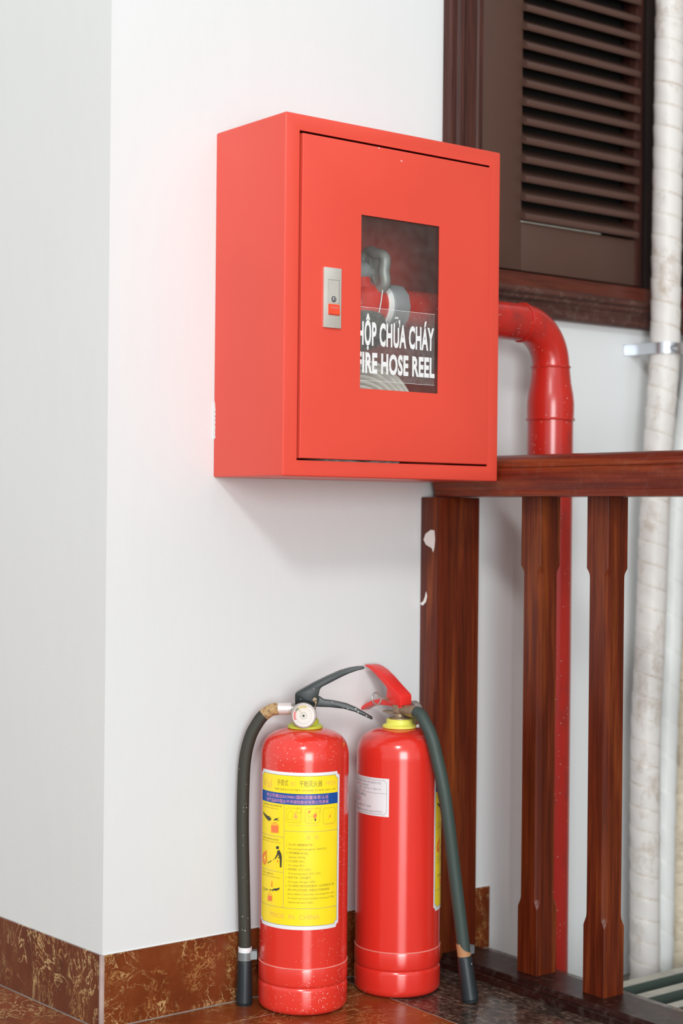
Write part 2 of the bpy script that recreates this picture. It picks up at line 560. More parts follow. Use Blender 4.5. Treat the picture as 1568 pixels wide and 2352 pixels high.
def tile(x0, x1, y0, y1, mat, name='tile'):
    o = MB().box(x0 + G, x1 - G, y0 + G, y1 - G, -0.010, 0.0).build(name, mat, fl, angle=0, bevel=0.0006, seg=1)
    return o


tile(-0.160, 0.2405, -0.0815, -0.0035, 'marble_c')
GX = 0.2405
for i in range(9):
    x1 = GX - 0.4 * i
    for j in range(7):
        y1 = -0.0815 - 0.4 * j
        if x1 - 0.4 < XC < x1 and j == 0:
            tile(x1 - 0.4, x1, y1 - 0.4, y1, 'marble_c')
        else:
            tile(x1 - 0.4, x1, y1 - 0.4, y1, 'marble_c')
# tiles beside the left wall face, cut to its line
for i in range(5):
    for j in range(5):
        y0 = -0.0815 + 0.4 * j
        y1 = y0 + 0.4
        x1 = -0.160 - 0.4 * i
        if i == 0:
            p = [(x1 - 0.4 + G, y0 + G), (lx(y0) - 0.0045 if y0 > 0 else -0.162, y0 + G)]
            if y0 < 0:
                p += [(-0.162, -0.004), (XC - 0.0045, -0.004)]
            p += [(lx(y1) - 0.0045, y1 - G), (x1 - 0.4 + G, y1 - G)]
            MB().prism(p, 'z', -0.010, 0.0).build('tile', 'marble_c', fl, angle=0)
        else:
            tile(x1 - 0.4, x1, y0, y1, 'marble_c')
# dark granite strip along the balustrade
ye = -0.0035
for L in (0.62, 0.8, 0.8, 0.8, 0.8, 0.8):
    tile(GX, FLOOR_EDGE, ye - L, ye, 'granite', 'granite_slab')
    ye -= L

# skirting
BH, BT = 0.1021, 0.0035
bb = MB().box(XC, FLOOR_EDGE, -BT * 0.5, 0, 0, BH - 0.001).build('baseboard_back', 'grout', angle=0)
tag(bb, 'brown veined marble skirting under the white wall', None, kind='structure')
for x0, x1 in ((XC - 0.0005, GX), (GX, FLOOR_EDGE)):
    MB().box(x0 + 0.0008, x1 - 0.0008, -BT, -0.0003, 0.0012, BH).build('skirting_tile', 'marble_a', bb, angle=0, bevel=0.0005, seg=1)
bl = MB().prism([(XC - BT * 0.5, 0.0), (lx(2.4) - BT * 0.5, 2.4), (lx(2.4), 2.4), (XC, 0.0)], 'z', 0, BH - 0.001).build('baseboard_left', 'grout', angle=0)
tag(bl, 'brown veined marble skirting left of the corner', None, kind='structure')
for y0, y1 in ((0.0015, 0.62), (0.62, 1.24), (1.24, 2.4)):
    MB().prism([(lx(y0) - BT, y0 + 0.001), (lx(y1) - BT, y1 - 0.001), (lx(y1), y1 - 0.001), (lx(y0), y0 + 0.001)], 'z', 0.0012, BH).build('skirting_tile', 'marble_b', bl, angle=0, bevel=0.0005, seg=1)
tag(MB().prism([(XC - 0.0042, 0.0010), (XC - 0.0042, -0.0030), (XC - 0.0030, -0.0042), (XC + 0.0010, -0.0042), (XC + 0.0010, -0.0005), (XC - 0.0005, -0.0005), (XC - 0.0005, 0.0010)], 'z', 0.0, BH + 0.0004).build('trim_1', 'bead', angle=0),
    'pale grout bead on the corner of the marble skirting', None, kind='structure')
# thin plaster edge where the paint meets the skirting
tag(MB().prism([(-0.0012, BH - 0.001), (-0.0012, BH + 0.0006), (0, BH + 0.0016), (0, BH - 0.001)], 'x', XC, FLOOR_EDGE).build('trim_2', 'wall', angle=0),
    'thin paint ridge on top of the skirting', None, kind='structure')

# lower landing behind the balustrade
tag(MB().box(FLOOR_EDGE, 2.2, -5.5, 0.0, -0.14, -0.101).build('floor_landing', 'concrete', angle=0), 'pale lower landing behind the balustrade', None, kind='structure')

# unseen wall added at the right to block light and darken reflections
tag(MB().box(2.2, 2.3, -5.5, 0.12, -0.35, 2.9).build('wall_right_added', 'stair_wall_added', angle=0), 'added unseen brown wall on the far side of the stairwell', None, kind='structure')

# ------------------------------------------------------------------ window with louvred shutter
win = empty('window_1', (0.70, 0.0, 1.05))
tag(win, 'dark brown window with a louvred wooden shutter', None, kind='structure')
WO = Vector((0.70, 0.0, 1.05))


def wpart(mb, name, mat, parent=None, **kw):
    mb.v = [(p[0] - WO.x, p[1] - WO.y, p[2] - WO.z) for p in mb.v]
    return mb.build(name, mat, parent or win, **kw)


# casing on the left: moulded board
cx0, cx1 = 0.4335, 0.505
prof = [(cx0, 0.0), (cx0, -0.014), (cx0 + 0.003, -0.018), (cx0 + 0.010, -0.018), (cx0 + 0.012, -0.0155), (cx0 + 0.016, -0.0155), (cx0 + 0.020, -0.020),
        (cx0 + 0.027, -0.021), (cx0 + 0.032, -0.018), (cx0 + 0.035, -0.0145), (cx0 + 0.060, -0.0145), (cx0 + 0.063, -0.017), (cx1, -0.017), (cx1, 0.03), (cx0 + 0.05, 0.03), (cx0 + 0.05, 0.0)]
wpart(MB().prism(prof, 'z', 1.05, 2.3), 'casing', 'casing', angle=20)
# sill: upper board and moulded apron
prof = [(-0.0005, 1.124), (-0.013, 1.1225), (-0.013, 1.099), (0.02, 1.099), (0.02, 1.124)]
wpart(MB().prism(prof, 'x', cx1 - 0.002, 1.02), 'sill_board', 'wood_sill' if 'wood_sill' in M else 'casing_h', angle=20)
prof = [(0.0, 1.098), (-0.024, 1.098), (-0.028, 1.094), (-0.028, 1.088), (-0.023, 1.084), (-0.023, 1.079), (-0.018, 1.074), (-0.016, 1.066), (-0.020, 1.061), (-0.020, 1.054), (-0.015, 1.050), (0.0, 1.050)]
wpart(MB().prism(prof, 'x', cx0, 1.05), 'sill_moulding', 'casing_h', angle=20)
# jamb on the right; its near-black colour paints in the shade there
prof = [(0.908, 0.03), (0.908, -0.008), (0.925, -0.012), (1.02, -0.018), (1.035, 0.0), (1.035, 0.03)]
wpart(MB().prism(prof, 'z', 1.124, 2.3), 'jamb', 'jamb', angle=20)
# shutter frame
sh = empty('shutter', (0, 0, 0))
sh.parent = win
SX0, SX1, LX0, LX1 = 0.5145, 0.9075, 0.6094, 0.8884


def spart(mb, name, mat, **kw):
    return wpart(mb, name, mat, sh, **kw)


spart(MB().box(SX0, LX0, -0.002, 0.030, 1.1275, 2.28), 'stile', 'shutter', bevel=0.0012)
spart(MB().box(LX1, SX1, -0.002, 0.030, 1.1275, 2.28), 'stile', 'casing', bevel=0.0012)  # right stile takes the darker casing wood to paint in shade
spart(MB().box(LX0, LX1, -0.002, 0.030, 1.1275, 1.2085), 'bottom_rail', 'shutter', bevel=0.0008)
spart(MB().box(LX0, LX1, -0.002, 0.030, 2.20, 2.28), 'top_rail', 'shutter', bevel=0.0012)
spart(MB().box(LX0 - 0.002, 0.800, -0.0036, -0.0015, 1.2087, 1.2107), 'pale_strip', 'dusty', angle=0)
first = None
PITCH_S = 0.03185
k = 0
while 1.213 + PITCH_S * k < 2.17:
    z = 1.213 + PITCH_S * k
    if first is None:
        pr = [(-0.0105, -0.002), (-0.0125, 0.001), (-0.0125, 0.0065), (-0.0110, 0.0090), (-0.0080, 0.0100), (0.028, 0.0315), (0.030, 0.0290), (0.030, 0.0240), (-0.006, -0.001)]
        first = spart(MB().prism([(p[0], p[1] + z) for p in pr], 'x', LX0 - 0.0005, LX1 + 0.0005), 'slat', 'slat', angle=25)
    else:
        c = first.copy()
        COL.objects.link(c)
        c.location.z += z - 1.213
        c.location.y += random.uniform(-0.0008, 0.0008)
        c.rotation_euler.y = random.uniform(-0.002, 0.002)
    k += 1
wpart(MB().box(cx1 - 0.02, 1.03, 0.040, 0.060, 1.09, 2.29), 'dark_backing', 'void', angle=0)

# ------------------------------------------------------------------ fire hose cabinet
CW, CH, CDp, CZ = 0.402, 0.4995, 0.1713, 0.7673
cab = empty('fire_hose_cabinet', (0, 0, CZ))
tag(cab, 'red metal fire hose cabinet with a glazed door, fixed to the white wall', 'cabinet')


def ring_box(bm, x0, x1, y0, y1, z0, z1, hx0, hx1, hz0, hz1, t):
    """Sheet-metal box open to the front (y0) through a rectangular hole; closed back at y1."""
    def add(pts):
        return [bm.verts.new(p) for p in pts]
    of = add([(x0, y0, z0), (x1, y0, z0), (x1, y0, z1), (x0, y0, z1)])
    ob = add([(x0, y1, z0), (x1, y1, z0), (x1, y1, z1), (x0, y1, z1)])
    hf = add([(hx0, y0, hz0), (hx1, y0, hz0), (hx1, y0, hz1), (hx0, y0, hz1)])
    hb = add([(hx0, y0 + t, hz0), (hx1, y0 + t, hz0), (hx1, y0 + t, hz1), (hx0, y0 + t, hz1)])
    nf = add([(x0 + t, y0 + t, z0 + t), (x1 - t, y0 + t, z0 + t), (x1 - t, y0 + t, z1 - t), (x0 + t, y0 + t, z1 - t)])
    nb = add([(x0 + t, y1 - t, z0 + t), (x1 - t, y1 - t, z0 + t), (x1 - t, y1 - t, z1 - t), (x0 + t, y1 - t, z1 - t)])
    for i in range(4):
        j = (i + 1) % 4
        bm.faces.new((of[i], of[j], hf[j], hf[i]))
        bm.faces.new((of[j], of[i], ob[i], ob[j]))
        bm.faces.new((hf[i], hf[j], hb[j], hb[i]))
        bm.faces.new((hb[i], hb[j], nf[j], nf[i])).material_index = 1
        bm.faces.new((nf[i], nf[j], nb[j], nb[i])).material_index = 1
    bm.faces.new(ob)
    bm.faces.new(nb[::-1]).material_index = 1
    es = [e for e in bm.edges if all(v in of + ob for v in e.verts) and not all(v in ob for v in e.verts)]
    return es


bm = bmesh.new()
es = ring_box(bm, 0, CW, -CDp, -0.0005, 0, CH, 0.0235, 0.3790, 0.0225, 0.4765, 0.0015)
bmesh.ops.bevel(bm, geom=es, offset=0.0032, segments=3, profile=0.5, affect='EDGES')
bmesh.ops.recalc_face_normals(bm, faces=bm.faces)
me = bpy.data.meshes.new('body')
bm.to_mesh(me)
bm.free()
me.shade_smooth()
me.set_sharp_from_angle(angle=math.radians(25))
me.materials.append(M['cab_red'])
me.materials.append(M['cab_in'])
link('body', me, None, cab)

# door: folded sheet with a glazed opening, standing slightly proud of the frame
DX0, DX1, DZ0, DZ1 = 0.0268, 0.3772, 0.0252, 0.4728
HX0, HX1, HZ0, HZ1 = 0.1305, 0.2768, 0.1268, 0.3725
YF, YB = -CDp - 0.0036, -CDp + 0.012
bm = bmesh.new()


def quad_ring(bm, x0, x1, z0, z1, y):
    return [bm.verts.new(p) for p in ((x0, y, z0), (x1, y, z0), (x1, y, z1), (x0, y, z1))]


a = quad_ring(bm, DX0, DX1, DZ0, DZ1, YF)
b2 = quad_ring(bm, HX0, HX1, HZ0, HZ1, YF)
c2 = quad_ring(bm, HX0, HX1, HZ0, HZ1, YF + 0.0014)
d2 = quad_ring(bm, DX0 + 0.0014, DX1 - 0.0014, DZ0 + 0.0014, DZ1 - 0.0014, YF + 0.0014)
e2 = quad_ring(bm, DX0 + 0.0014, DX1 - 0.0014, DZ0 + 0.0014, DZ1 - 0.0014, YB)
f2 = quad_ring(bm, DX0, DX1, DZ0, DZ1, YB)
rings = [a, b2, c2, d2, e2, f2]
for p, q in zip(rings, rings[1:] + rings[:1]):
    for i in range(4):
        j = (i + 1) % 4
        bm.faces.new((p[i], p[j], q[j], q[i]))
es = [e for e in bm.edges if all(v in a for v in e.verts)]
bmesh.ops.bevel(bm, geom=es, offset=0.0016, segments=3, profile=0.5, affect='EDGES')
bmesh.ops.recalc_face_normals(bm, faces=bm.faces)
me = bpy.data.meshes.new('door')
bm.to_mesh(me)
bm.free()
me.shade_smooth()
me.set_sharp_from_angle(angle=math.radians(25))
door = link('door', me, 'cab_red', cab)
tag(door, 'red door with a glass window and a flush latch')

YG = YF + 0.0020
pane = MB().box(HX0 - 0.012, HX1 + 0.012, YG, YG + 0.003, HZ0 - 0.012, HZ1 + 0.012).build('window_pane', 'glass', door, angle=0)
tag(pane, 'clear glass pane')
tag(MB().box(HX0 - 0.010, HX1 - 0.006, YG - 0.0002, YG - 0.0001, HZ0 + 0.012, HZ0 + 0.116).build('sticker_film', 'film', door, angle=0), 'clear sticker film behind the white letters')
for z in (HZ0 + 0.012, HZ0 + 0.116):
    MB().box(HX0 - 0.010, HX1 - 0.006, YG - 0.00035, YG - 0.0002, z - 0.0002, z + 0.0002).build('film_edge', 'lab_white', door, angle=0)


def flat_text(s, x0, x1, z0, cap, y, mat, parent, bold=0.0, name='lettering', depth=0.0002):
    v, f = text_geo(s, bold, 1.06)
    xs = [p[0] for p in v]
    lo, hi = min(xs), max(xs)
    mb = MB()
    mb.add([(x0 + (p[0] - lo) / (hi - lo) * (x1 - x0), y, z0 + p[1] / 0.70 * cap * (1.0 if p[1] > -0.03 else 0.72)) for p in v], f)
    return mb.build(name, mat, parent, angle=0)


flat_text('HỘP CHỮA CHÁY', 0.1268, 0.2695, 0.1900, 0.0315, YG - 0.0004, 'letter', door, 0.036)
flat_text('FIRE HOSE REEL', 0.1258, 0.2712, 0.1505, 0.0275, YG - 0.0004, 'letter', door, 0.040)

# flush latch
lat = MB().box(0.0632, 0.0936, YF - 0.0035, YF + 0.0005, 0.2079, 0.2918).build('latch_plate', 'steel', door, angle=30, bevel=0.0009)
tag(lat, 'brushed metal latch plate')
for (x0, x1, z0, z1) in ((0.0700, 0.0703, 0.2425, 0.2748), (0.0890, 0.0893, 0.2425, 0.2748), (0.0700, 0.0893, 0.2746, 0.2749)):
    MB().box(x0, x1, YF - 0.0037, YF - 0.0033, z0, z1).build('latch_groove', 'steel_dk', door, angle=0)
MB().box(0.0704, 0.0889, YF - 0.0040, YF - 0.0034, 0.2425, 0.2744).build('latch_handle', 'steel', door, angle=0, bevel=0.0003, seg=1)
kc = (0.0796, YF, 0.2480)
MB().lathe([(0.0042, -0.0034), (0.0042, -0.0043), (0.0034, -0.0043)], 24, kc, 'y').build('keyhole', 'steel_dk', door)
MB().lathe([(0.0031, -0.0040), (0.0031, -0.0052), (0.0022, -0.0055)], 24, kc, 'y').build('key_barrel', 'zinc', door)
MB().box(kc[0] - 0.0004, kc[0] + 0.0004, YF - 0.0056, YF - 0.0050, kc[2] - 0.0018, kc[2] + 0.0018).build('key_slot', 'steel_dk', door, angle=0)
tag(MB().prism([(YF - 0.0034, 0.2255), (YF - 0.0062, 0.2270), (YF - 0.0050, 0.2405), (YF - 0.0034, 0.2412)], 'x', 0.0702, 0.0891).build('push_button', 'btn', door, angle=20), 'orange-red push button')
flat_text('PUSH', 0.0735, 0.0858, 0.2345, 0.0030, YF - 0.00585, 'lab_red', door, 0.0)
# chipped enamel
for pts in ([(0.2005, 0.4585), (0.2020, 0.4594), (0.2042, 0.4583), (0.2054, 0.4576), (0.2030, 0.4578)], [(0.1585, 0.4712), (0.1625, 0.4716), (0.1620, 0.4706), (0.1600, 0.4704)]):
    MB().prism([(x, z) for x, z in pts], 'y', YF - 0.00025, YF).build('paint_chip', 'lab_white', door, angle=0)
# paint daub where the wall paint laps over the cabinet edge
rag = [(0.0, 0.055)]
for i in range(22):
    rag.append((-0.0015 - 0.0014 * abs(math.sin(i * 1.9)) - 0.0007 * (i % 3), 0.055 + 0.0022 * i))
rag += [(-0.002, 0.108), (0.0, 0.112)]
MB().prism([(p[0] - 0.0004, p[1]) for p in rag], 'x', -0.0006, -0.0001).build('paint_daub', 'wall', cab, angle=0)

# ------------------------------------------------------------------ standpipe
PY = -0.088
sp = empty('fire_standpipe', (0.596, PY, -0.101))
tag(sp, 'red painted water pipe rising beside the wall and bending into the cabinet', 'pipe')
SO = Vector((0.596, PY, -0.101))


def loc(mb, o):
    mb.v = [(p[0] - o.x, p[1] - o.y, p[2] - o.z) for p in mb.v]
    return mb


PZ, RB, RS, RL = 1.0262, 0.068, 0.0303, 0.0372
loc(MB().lathe([(RL, -0.101), (RL, 0.873)], 48, (0.596, PY, 0)), SO).build('riser_pipe', 'pipe_red', sp)
loc(MB().lathe([(RL + 0.0006, 0.873), (0.0385, 0.885), (0.0385, 0.900), (0.0368, 0.915), (0.0335, 0.932), (0.0318, 0.948), (RS + 0.0006, 0.958)], 48, (0.596, PY, 0)), SO).build('reducer', 'pipe_red', sp)
arc = [(0.596 - RB + RB * math.sin(t), PY, PZ - RB + RB * math.cos(t)) for t in [PI / 2 * k / 20 for k in range(21)]]
loc(MB().tube(arc[::-1], RS, 40), SO).build('elbow', 'pipe_red', sp)
loc(MB().lathe([(RS - 0.0004, 0.4025), (RS - 0.0004, 0.596 - RB)], 40, (0, PY, PZ), 'x'), SO).build('branch_pipe', 'pipe_red', sp)


def bead(c, r, axis, n=60):
    pts = []
    for k in range(n):
        t = 2 * PI * k / n
        rr = r + random.uniform(-0.0004, 0.0006)
        h = random.uniform(-0.0006, 0.0006)
        pts.append((c[0] + rr * math.cos(t), c[1] + rr * math.sin(t), c[2] + h) if axis == 'z' else (c[0] + h, c[1] + rr * math.cos(t), c[2] + rr * math.sin(t)))
    return MB().tube(pts, 0.0021, 8, closed=True)


for c, r, ax in (((0.596, PY, 0.958), RS + 0.0004, 'z'), ((0.596, PY, 0.873), RL + 0.0006, 'z'), ((0.596 - RB, PY, PZ), RS, 'x')):
    loc(bead(c, r, ax), SO).build('weld_bead', 'pipe_red', sp)

# ------------------------------------------------------------------ hydrant valve inside the cabinet
VO = Vector((0.195, PY, PZ))
va = empty('hydrant_valve', tuple(VO))
tag(va, 'red hydrant valve with a grey handwheel behind the cabinet glass', 'valve')


def vp(mb, name, mat, **kw):
    return loc(mb, VO).build(name, mat, va, **kw)


vp(MB().lathe([(0.030, 0.238), (0.036, 0.240), (0.036, 0.266), (0.032, 0.268)], 12, (0, PY, PZ), 'x'), 'coupling_nut', 'alu')
vp(MB().lathe([(0.031, 0.229), (0.0335, 0.231), (0.0335, 0.237), (0.031, 0.239)], 40, (0, PY, PZ), 'x'), 'thread_tape', 'ptfe')
vp(MB().lathe([(RS - 0.0004, 0.264), (RS - 0.0004, 0.4004)], 40, (0, PY, PZ), 'x'), 'inlet_pipe', 'pipe_red')
# body: inlet barrel bulging into a globe, then turned down to the front
vp(MB().lathe([(0.029, 0.232), (0.0325, 0.222), (0.034, 0.205), (0.033, 0.188), (0.028, 0.172), (0.018, 0.163), (0.004, 0.160)], 40, (0, PY, PZ), 'x'), 'valve_body', 'valve_red')
dirv = Vector((-0.15, -0.45, -0.88)).normalized()
base = Vector((0.192, PY, PZ))
vp(MB().tube([base + dirv * t for t in (0.0, 0.02, 0.035)], [0.027, 0.027, 0.025], 32), 'outlet_neck', 'valve_red')
vp(MB().tube([base + dirv * t for t in (0.034, 0.036, 0.046, 0.047, 0.060, 0.062)], [0.033, 0.037, 0.037, 0.034, 0.034, 0.030], 36), 'hose_coupling', 'rubber')
# bonnet and handwheel, the wheel turned towards the left side of the cabinet
wc = Vector((0.2170, -0.092, 1.0740))
vp(MB().tube([base + Vector((-0.004, 0, 0.012)), Vector((0.194, -0.091, 1.054)), Vector((0.194, -0.091, 1.066))], [0.024, 0.020, 0.016], 28), 'bonnet_neck', 'valve_red')
vp(MB().lathe([(0.010, -0.040), (0.0165, -0.036), (0.0175, -0.022), (0.0150, -0.014), (0.0080, -0.012), (0.0080, 0.002)], 28, tuple(wc), 'x'), 'bonnet', 'alu')
rim = [wc + Vector((0.0012 * math.cos(5 * a_), math.cos(a_) * (0.032 + 0.0022 * math.cos(5 * a_)), math.sin(a_) * (0.032 + 0.0022 * math.cos(5 * a_)))) for a_ in [2 * PI * k / 60 for k in range(60)]]
mb = MB().tube(rim, 0.0085, 12, closed=True)
mb.lathe([(0.012, -0.003), (0.027, -0.0045), (0.027, 0.0045), (0.012, 0.006)], 32, tuple(wc), 'x')
for k in range(5):
    a_ = 2 * PI * k / 5 + 0.3
    mb.tube([wc, wc + Vector((0, math.cos(a_), math.sin(a_))) * 0.032], 0.0045, 8)
mb.tube([wc - Vector((0.007, 0, 0)), wc + Vector((0.006, 0, 0))], 0.010, 16)
vp(mb, 'handwheel', 'cast')
pl = [Vector((0.214, PY - 0.033, PZ + 0.020)), Vector((0.207, PY - 0.0385, PZ + 0.002)), Vector((0.203, PY - 0.0395, PZ - 0.012)), Vector((0.2005, PY - 0.038, PZ - 0.026))]
vp(MB().tube(pl, 0.0009, 6), 'tape_strand', 'ptfe')
# bolt head on the back panel
MB().lathe([(0.0055, -0.010), (0.0055, -0.0025)], 6, (0.248, 0, 0.375), 'y').build('fixing_bolt', 'zinc', cab)

# flat rolled hose standing on the cabinet floor
ho = empty('rolled_fire_hose', (0.156, -0.118, CZ + 0.0040))
tag(ho, 'cream canvas fire hose rolled up at the bottom of the cabinet', 'hose')
pts = []
turns, n = 9, 44
verts, faces = [], []
for i in range(turns * n + 1):
    t = i / n
    a_ = 2 * PI * t
    g = 0.020 + 0.0071 * t
    rx, rz = g * 1.28, g * 1.0
    wob = 0.0012 * math.sin(3.1 * a_ + 1.0) + 0.004 * math.sin(0.7 * t)
    ctr = Vector((rx * math.cos(a_), wob, 0.0855 + rz * math.sin(a_)))
    nr = Vector((math.cos(a_) / 1.28, 0, math.sin(a_))).normalized()
    h, th = 0.031, 0.0029
    for yy, dd in ((-h, -0.3), (-h * 0.93, -1), (h * 0.93, -1), (h, -0.3), (h, 0.3), (h * 0.93, 1), (-h * 0.93, 1), (-h, 0.3)):
        verts.append(ctr + Vector((0, yy, 0)) + nr * (dd * th))
for i in range(turns * n):
    for k in range(8):
        faces.append((i * 8 + k, i * 8 + (k + 1) % 8, (i + 1) * 8 + (k + 1) % 8, (i + 1) * 8 + k))
faces += [tuple(range(8)), tuple(turns * n * 8 + k for k in range(7, -1, -1))]
MB().add(verts, faces).build('canvas_roll', 'canvas', ho, angle=60)

# ------------------------------------------------------------------ balustrade
BO = Vector((0.445, -0.30, 0.0))
ba = empty('wooden_balustrade', tuple(BO))
tag(ba, 'reddish brown wooden balustrade with square balusters, running out from the wall', 'balustrade')


def bp(mb, name, mat, parent=None, **kw):
    return loc(mb, BO).build(name, mat, parent or ba, **kw)


post = bp(MB().box(0.3955, 0.4842, -0.0425, -0.0002, 0.0, 0.7440), 'newel_post', 'wood_post', bevel=0.0018)
hr = [(0.417, 0.7447), (0.4105, 0.7452), (0.4095, 0.7480), (0.4095, 0.7545), (0.4080, 0.7575), (0.4060, 0.7650), (0.4048, 0.7730), (0.4048, 0.7840), (0.4062, 0.7870),
      (0.4090, 0.7882), (0.4080, 0.7902), (0.4090, 0.7945), (0.4120, 0.7960), (0.4125, 0.7985), (0.4190, 0.8035), (0.4300, 0.8075), (0.4475, 0.8092)]
hr = hr + [(0.895 - x, z) for x, z in hr[-2::-1]]
bp(MB().prism(hr, 'y', -1.9, -0.018), 'handrail', 'wood_rail', angle=22)
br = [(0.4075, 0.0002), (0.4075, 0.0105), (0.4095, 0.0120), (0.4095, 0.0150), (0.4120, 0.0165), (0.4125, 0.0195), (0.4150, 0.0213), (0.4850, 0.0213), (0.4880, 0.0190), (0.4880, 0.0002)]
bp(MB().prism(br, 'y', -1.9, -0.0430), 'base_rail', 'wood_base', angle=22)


def baluster(yc):
    h, c = 0.0208, 0.0068
    xc = 0.4630
    def sec(cc, z, dig):
        p = []
        for sx, sy in ((-1, -1), (1, -1), (1, 1), (-1, 1)):
            q1, q2 = (sx * h, sy * (h - cc)), (sx * (h - cc), sy * h)
            m_ = (sx * (h - cc * (0.5 + dig)), sy * (h - cc * (0.5 + dig)))
            seq = (q1, m_, q2) if sx * sy > 0 else (q2, m_, q1)
            p += [(xc + a, yc + b_, z) for a, b_ in seq]
        return p
    zs = [(0.0213, 0.0004, 0), (0.1200, 0.0004, 0), (0.1250, 0.0030, 0), (0.1310, 0.0060, 0.10), (0.1370, c, 0.22), (0.6260, c, 0.22), (0.6320, 0.0060, 0.10), (0.6370, 0.0030, 0.0), (0.6405, 0.0004, 0), (0.7446, 0.0004, 0)]
    vs, fs = [], []
    for z, cc, dg in zs:
        vs += sec(cc, z, dg)
    for i in range(len(zs) - 1):
        for k in range(12):
            fs.append((i * 12 + k, i * 12 + (k + 1) % 12, (i + 1) * 12 + (k + 1) % 12, (i + 1) * 12 + k))
    fs += [tuple(range(11, -1, -1)), tuple((len(zs) - 1) * 12 + k for k in range(12))]
    return MB().add(vs, fs)


bp(baluster(-0.2030), 'baluster', 'wood_post', angle=22)
bp(baluster(-0.3400), 'baluster', 'wood_post', angle=22)
# plaster smears left on the post
blob1 = [(-0.0257, 0.6921), (-0.0338, 0.6912), (-0.0355, 0.6772), (-0.0342, 0.6646), (-0.0314, 0.6568), (-0.0283, 0.6630), (-0.0142, 0.6681), (-0.0081, 0.6762), (-0.0131, 0.6856)]
blob2 = [(-0.0153, 0.5932), (-0.0176, 0.5865), (-0.0148, 0.5767), (-0.0074, 0.5709), (-0.0005, 0.5735), (-0.0088, 0.5778), (-0.0132, 0.5853)]
for bl_ in (blob1, blob2):
    tag(bp(MB().prism(bl_, 'x', 0.3949, 0.3956), 'plaster_smear', 'plaster', post, angle=0), 'white plaster smear')

# ------------------------------------------------------------------ insulated pipes by the window
def insulated(name, pts, R, pitch, mat, label, seed, dirt=1.0):
    rnd = random.Random(seed)
    Q = spline(pts, 40)
    P, acc, step = [Q[0]], 0.0, 0.0026          # even steps along the pipe
    for q0, q1 in zip(Q, Q[1:]):
        d = (q1 - q0).length
        while acc + d >= step:
            t = (step - acc) / d
            q0 = q0 + (q1 - q0) * t
            P.append(q0)
            d = (q1 - q0).length
            acc = 0.0
        acc += d
    P.append(Q[-1])
    n = 36
    o0 = P[-1]
    L = [0.0]
    for a_, b_ in zip(P, P[1:]):
        L.append(L[-1] + (b_ - a_).length)
    wob = [rnd.uniform(-0.12, 0.12) for _ in range(200)]

    def ph(i, k):
        q = L[i] / pitch + k / n
        return q

    grime = []

    def rf(i, k, r):
        q = ph(i, k)
        fr = q - math.floor(q)
        w_ = wob[int(math.floor(q)) % 200]
        e = min(fr, 1 - fr)
        grime.append(max(0.0, 1.0 - e / 0.075) * (0.5 + 4.0 * abs(w_)) * dirt)
        return r + 0.0011 * (1 - fr) * min(1.0, fr / 0.08) + 0.0003 * math.sin(5.3 * q + k * 0.35)
    mb = MB().tube([p - o0 for p in P], R, n, radfn=rf)
    o = mb.build(name, mat, None, angle=0)
    o.data.shade_smooth()
    o.location = o0
    at = o.data.attributes.new('grime', 'FLOAT', 'POINT')
    if len(grime) == len(o.data.vertices):
        at.data.foreach_set('value', grime)
    return tag(o, label, 'pipe', 'wrapped pipes beside the window')


insulated('insulated_pipe', [(0.918, -0.056, 1.80), (0.916, -0.056, 1.62), (0.912, -0.056, 1.20), (0.910, -0.056, 1.01), (0.897, -0.057, 0.87), (0.886, -0.058, 0.74), (0.876, -0.058, 0.48), (0.868, -0.058, 0.33), (0.869, -0.058, 0.12), (0.872, -0.058, -0.101)],
          0.0255, 0.0385, 'insul_1', 'stained white wrapped pipe nearest the window, held by a metal strap', 1)
insulated('insulated_pipe', [(1.045, -0.050, 1.8), (1.04, -0.050, 1.3), (1.00, -0.050, 1.0), (0.970, -0.050, 0.85), (0.950, -0.050, 0.74), (0.938, -0.050, 0.48), (0.930, -0.050, 0.32), (0.926, -0.050, 0.1), (0.924, -0.050, -0.101)],
          0.0205, 0.062, 'insul_2', 'clean white wrapped pipe in the middle of the wrapped pipes', 2, 0.5)
insulated('insulated_pipe', [(1.10, -0.045, 1.8), (1.09, -0.045, 1.2), (1.04, -0.045, 0.9), (1.010, -0.045, 0.70), (0.995, -0.045, 0.48), (0.985, -0.045, 0.30), (0.980, -0.045, 0.1), (0.978, -0.045, -0.101)],
          0.027, 0.020, 'insul_3', 'dirty brown stained wrapped pipe at the right edge', 3)

# strap holding the first pipe to the wall
cl = empty('pipe_strap', (0.910, 0.0, 1.012))
tag(cl, 'shiny metal strap fixing the white wrapped pipe to the wall', 'bracket')
Rp, wz = 0.0288, 0.0095
prof_o, prof_i = [], []
for k in range(25):
    t = PI + PI * k / 24
    prof_o.append(((Rp + 0.0016) * math.cos(t), -0.056 + (Rp + 0.0016) * math.sin(t)))
    prof_i.append((Rp * math.cos(t), -0.056 + Rp * math.sin(t)))
out_ = [(-Rp - 0.0016 - 0.016, -0.0004), (-Rp - 0.0016 - 0.016, -0.0022), (-Rp - 0.0016, -0.0022)] + prof_o + [(Rp + 0.0016, -0.0022), (Rp + 0.018, -0.0022), (Rp + 0.018, -0.0004), (Rp, -0.0004)] + prof_i[::-1] + [(-Rp, -0.0004)]
MB().prism(out_, 'z', -wz, wz).build('strap_band', 'zinc', cl, angle=30)
MB().lathe([(0.0065, -0.012), (0.0065, -0.006), (0.0045, -0.006), (0.0045, 0.010)], 6, (-0.012, -0.056 - Rp - 0.002, 0.0), 'y').build('strap_bolt', 'zinc', cl, angle=20)

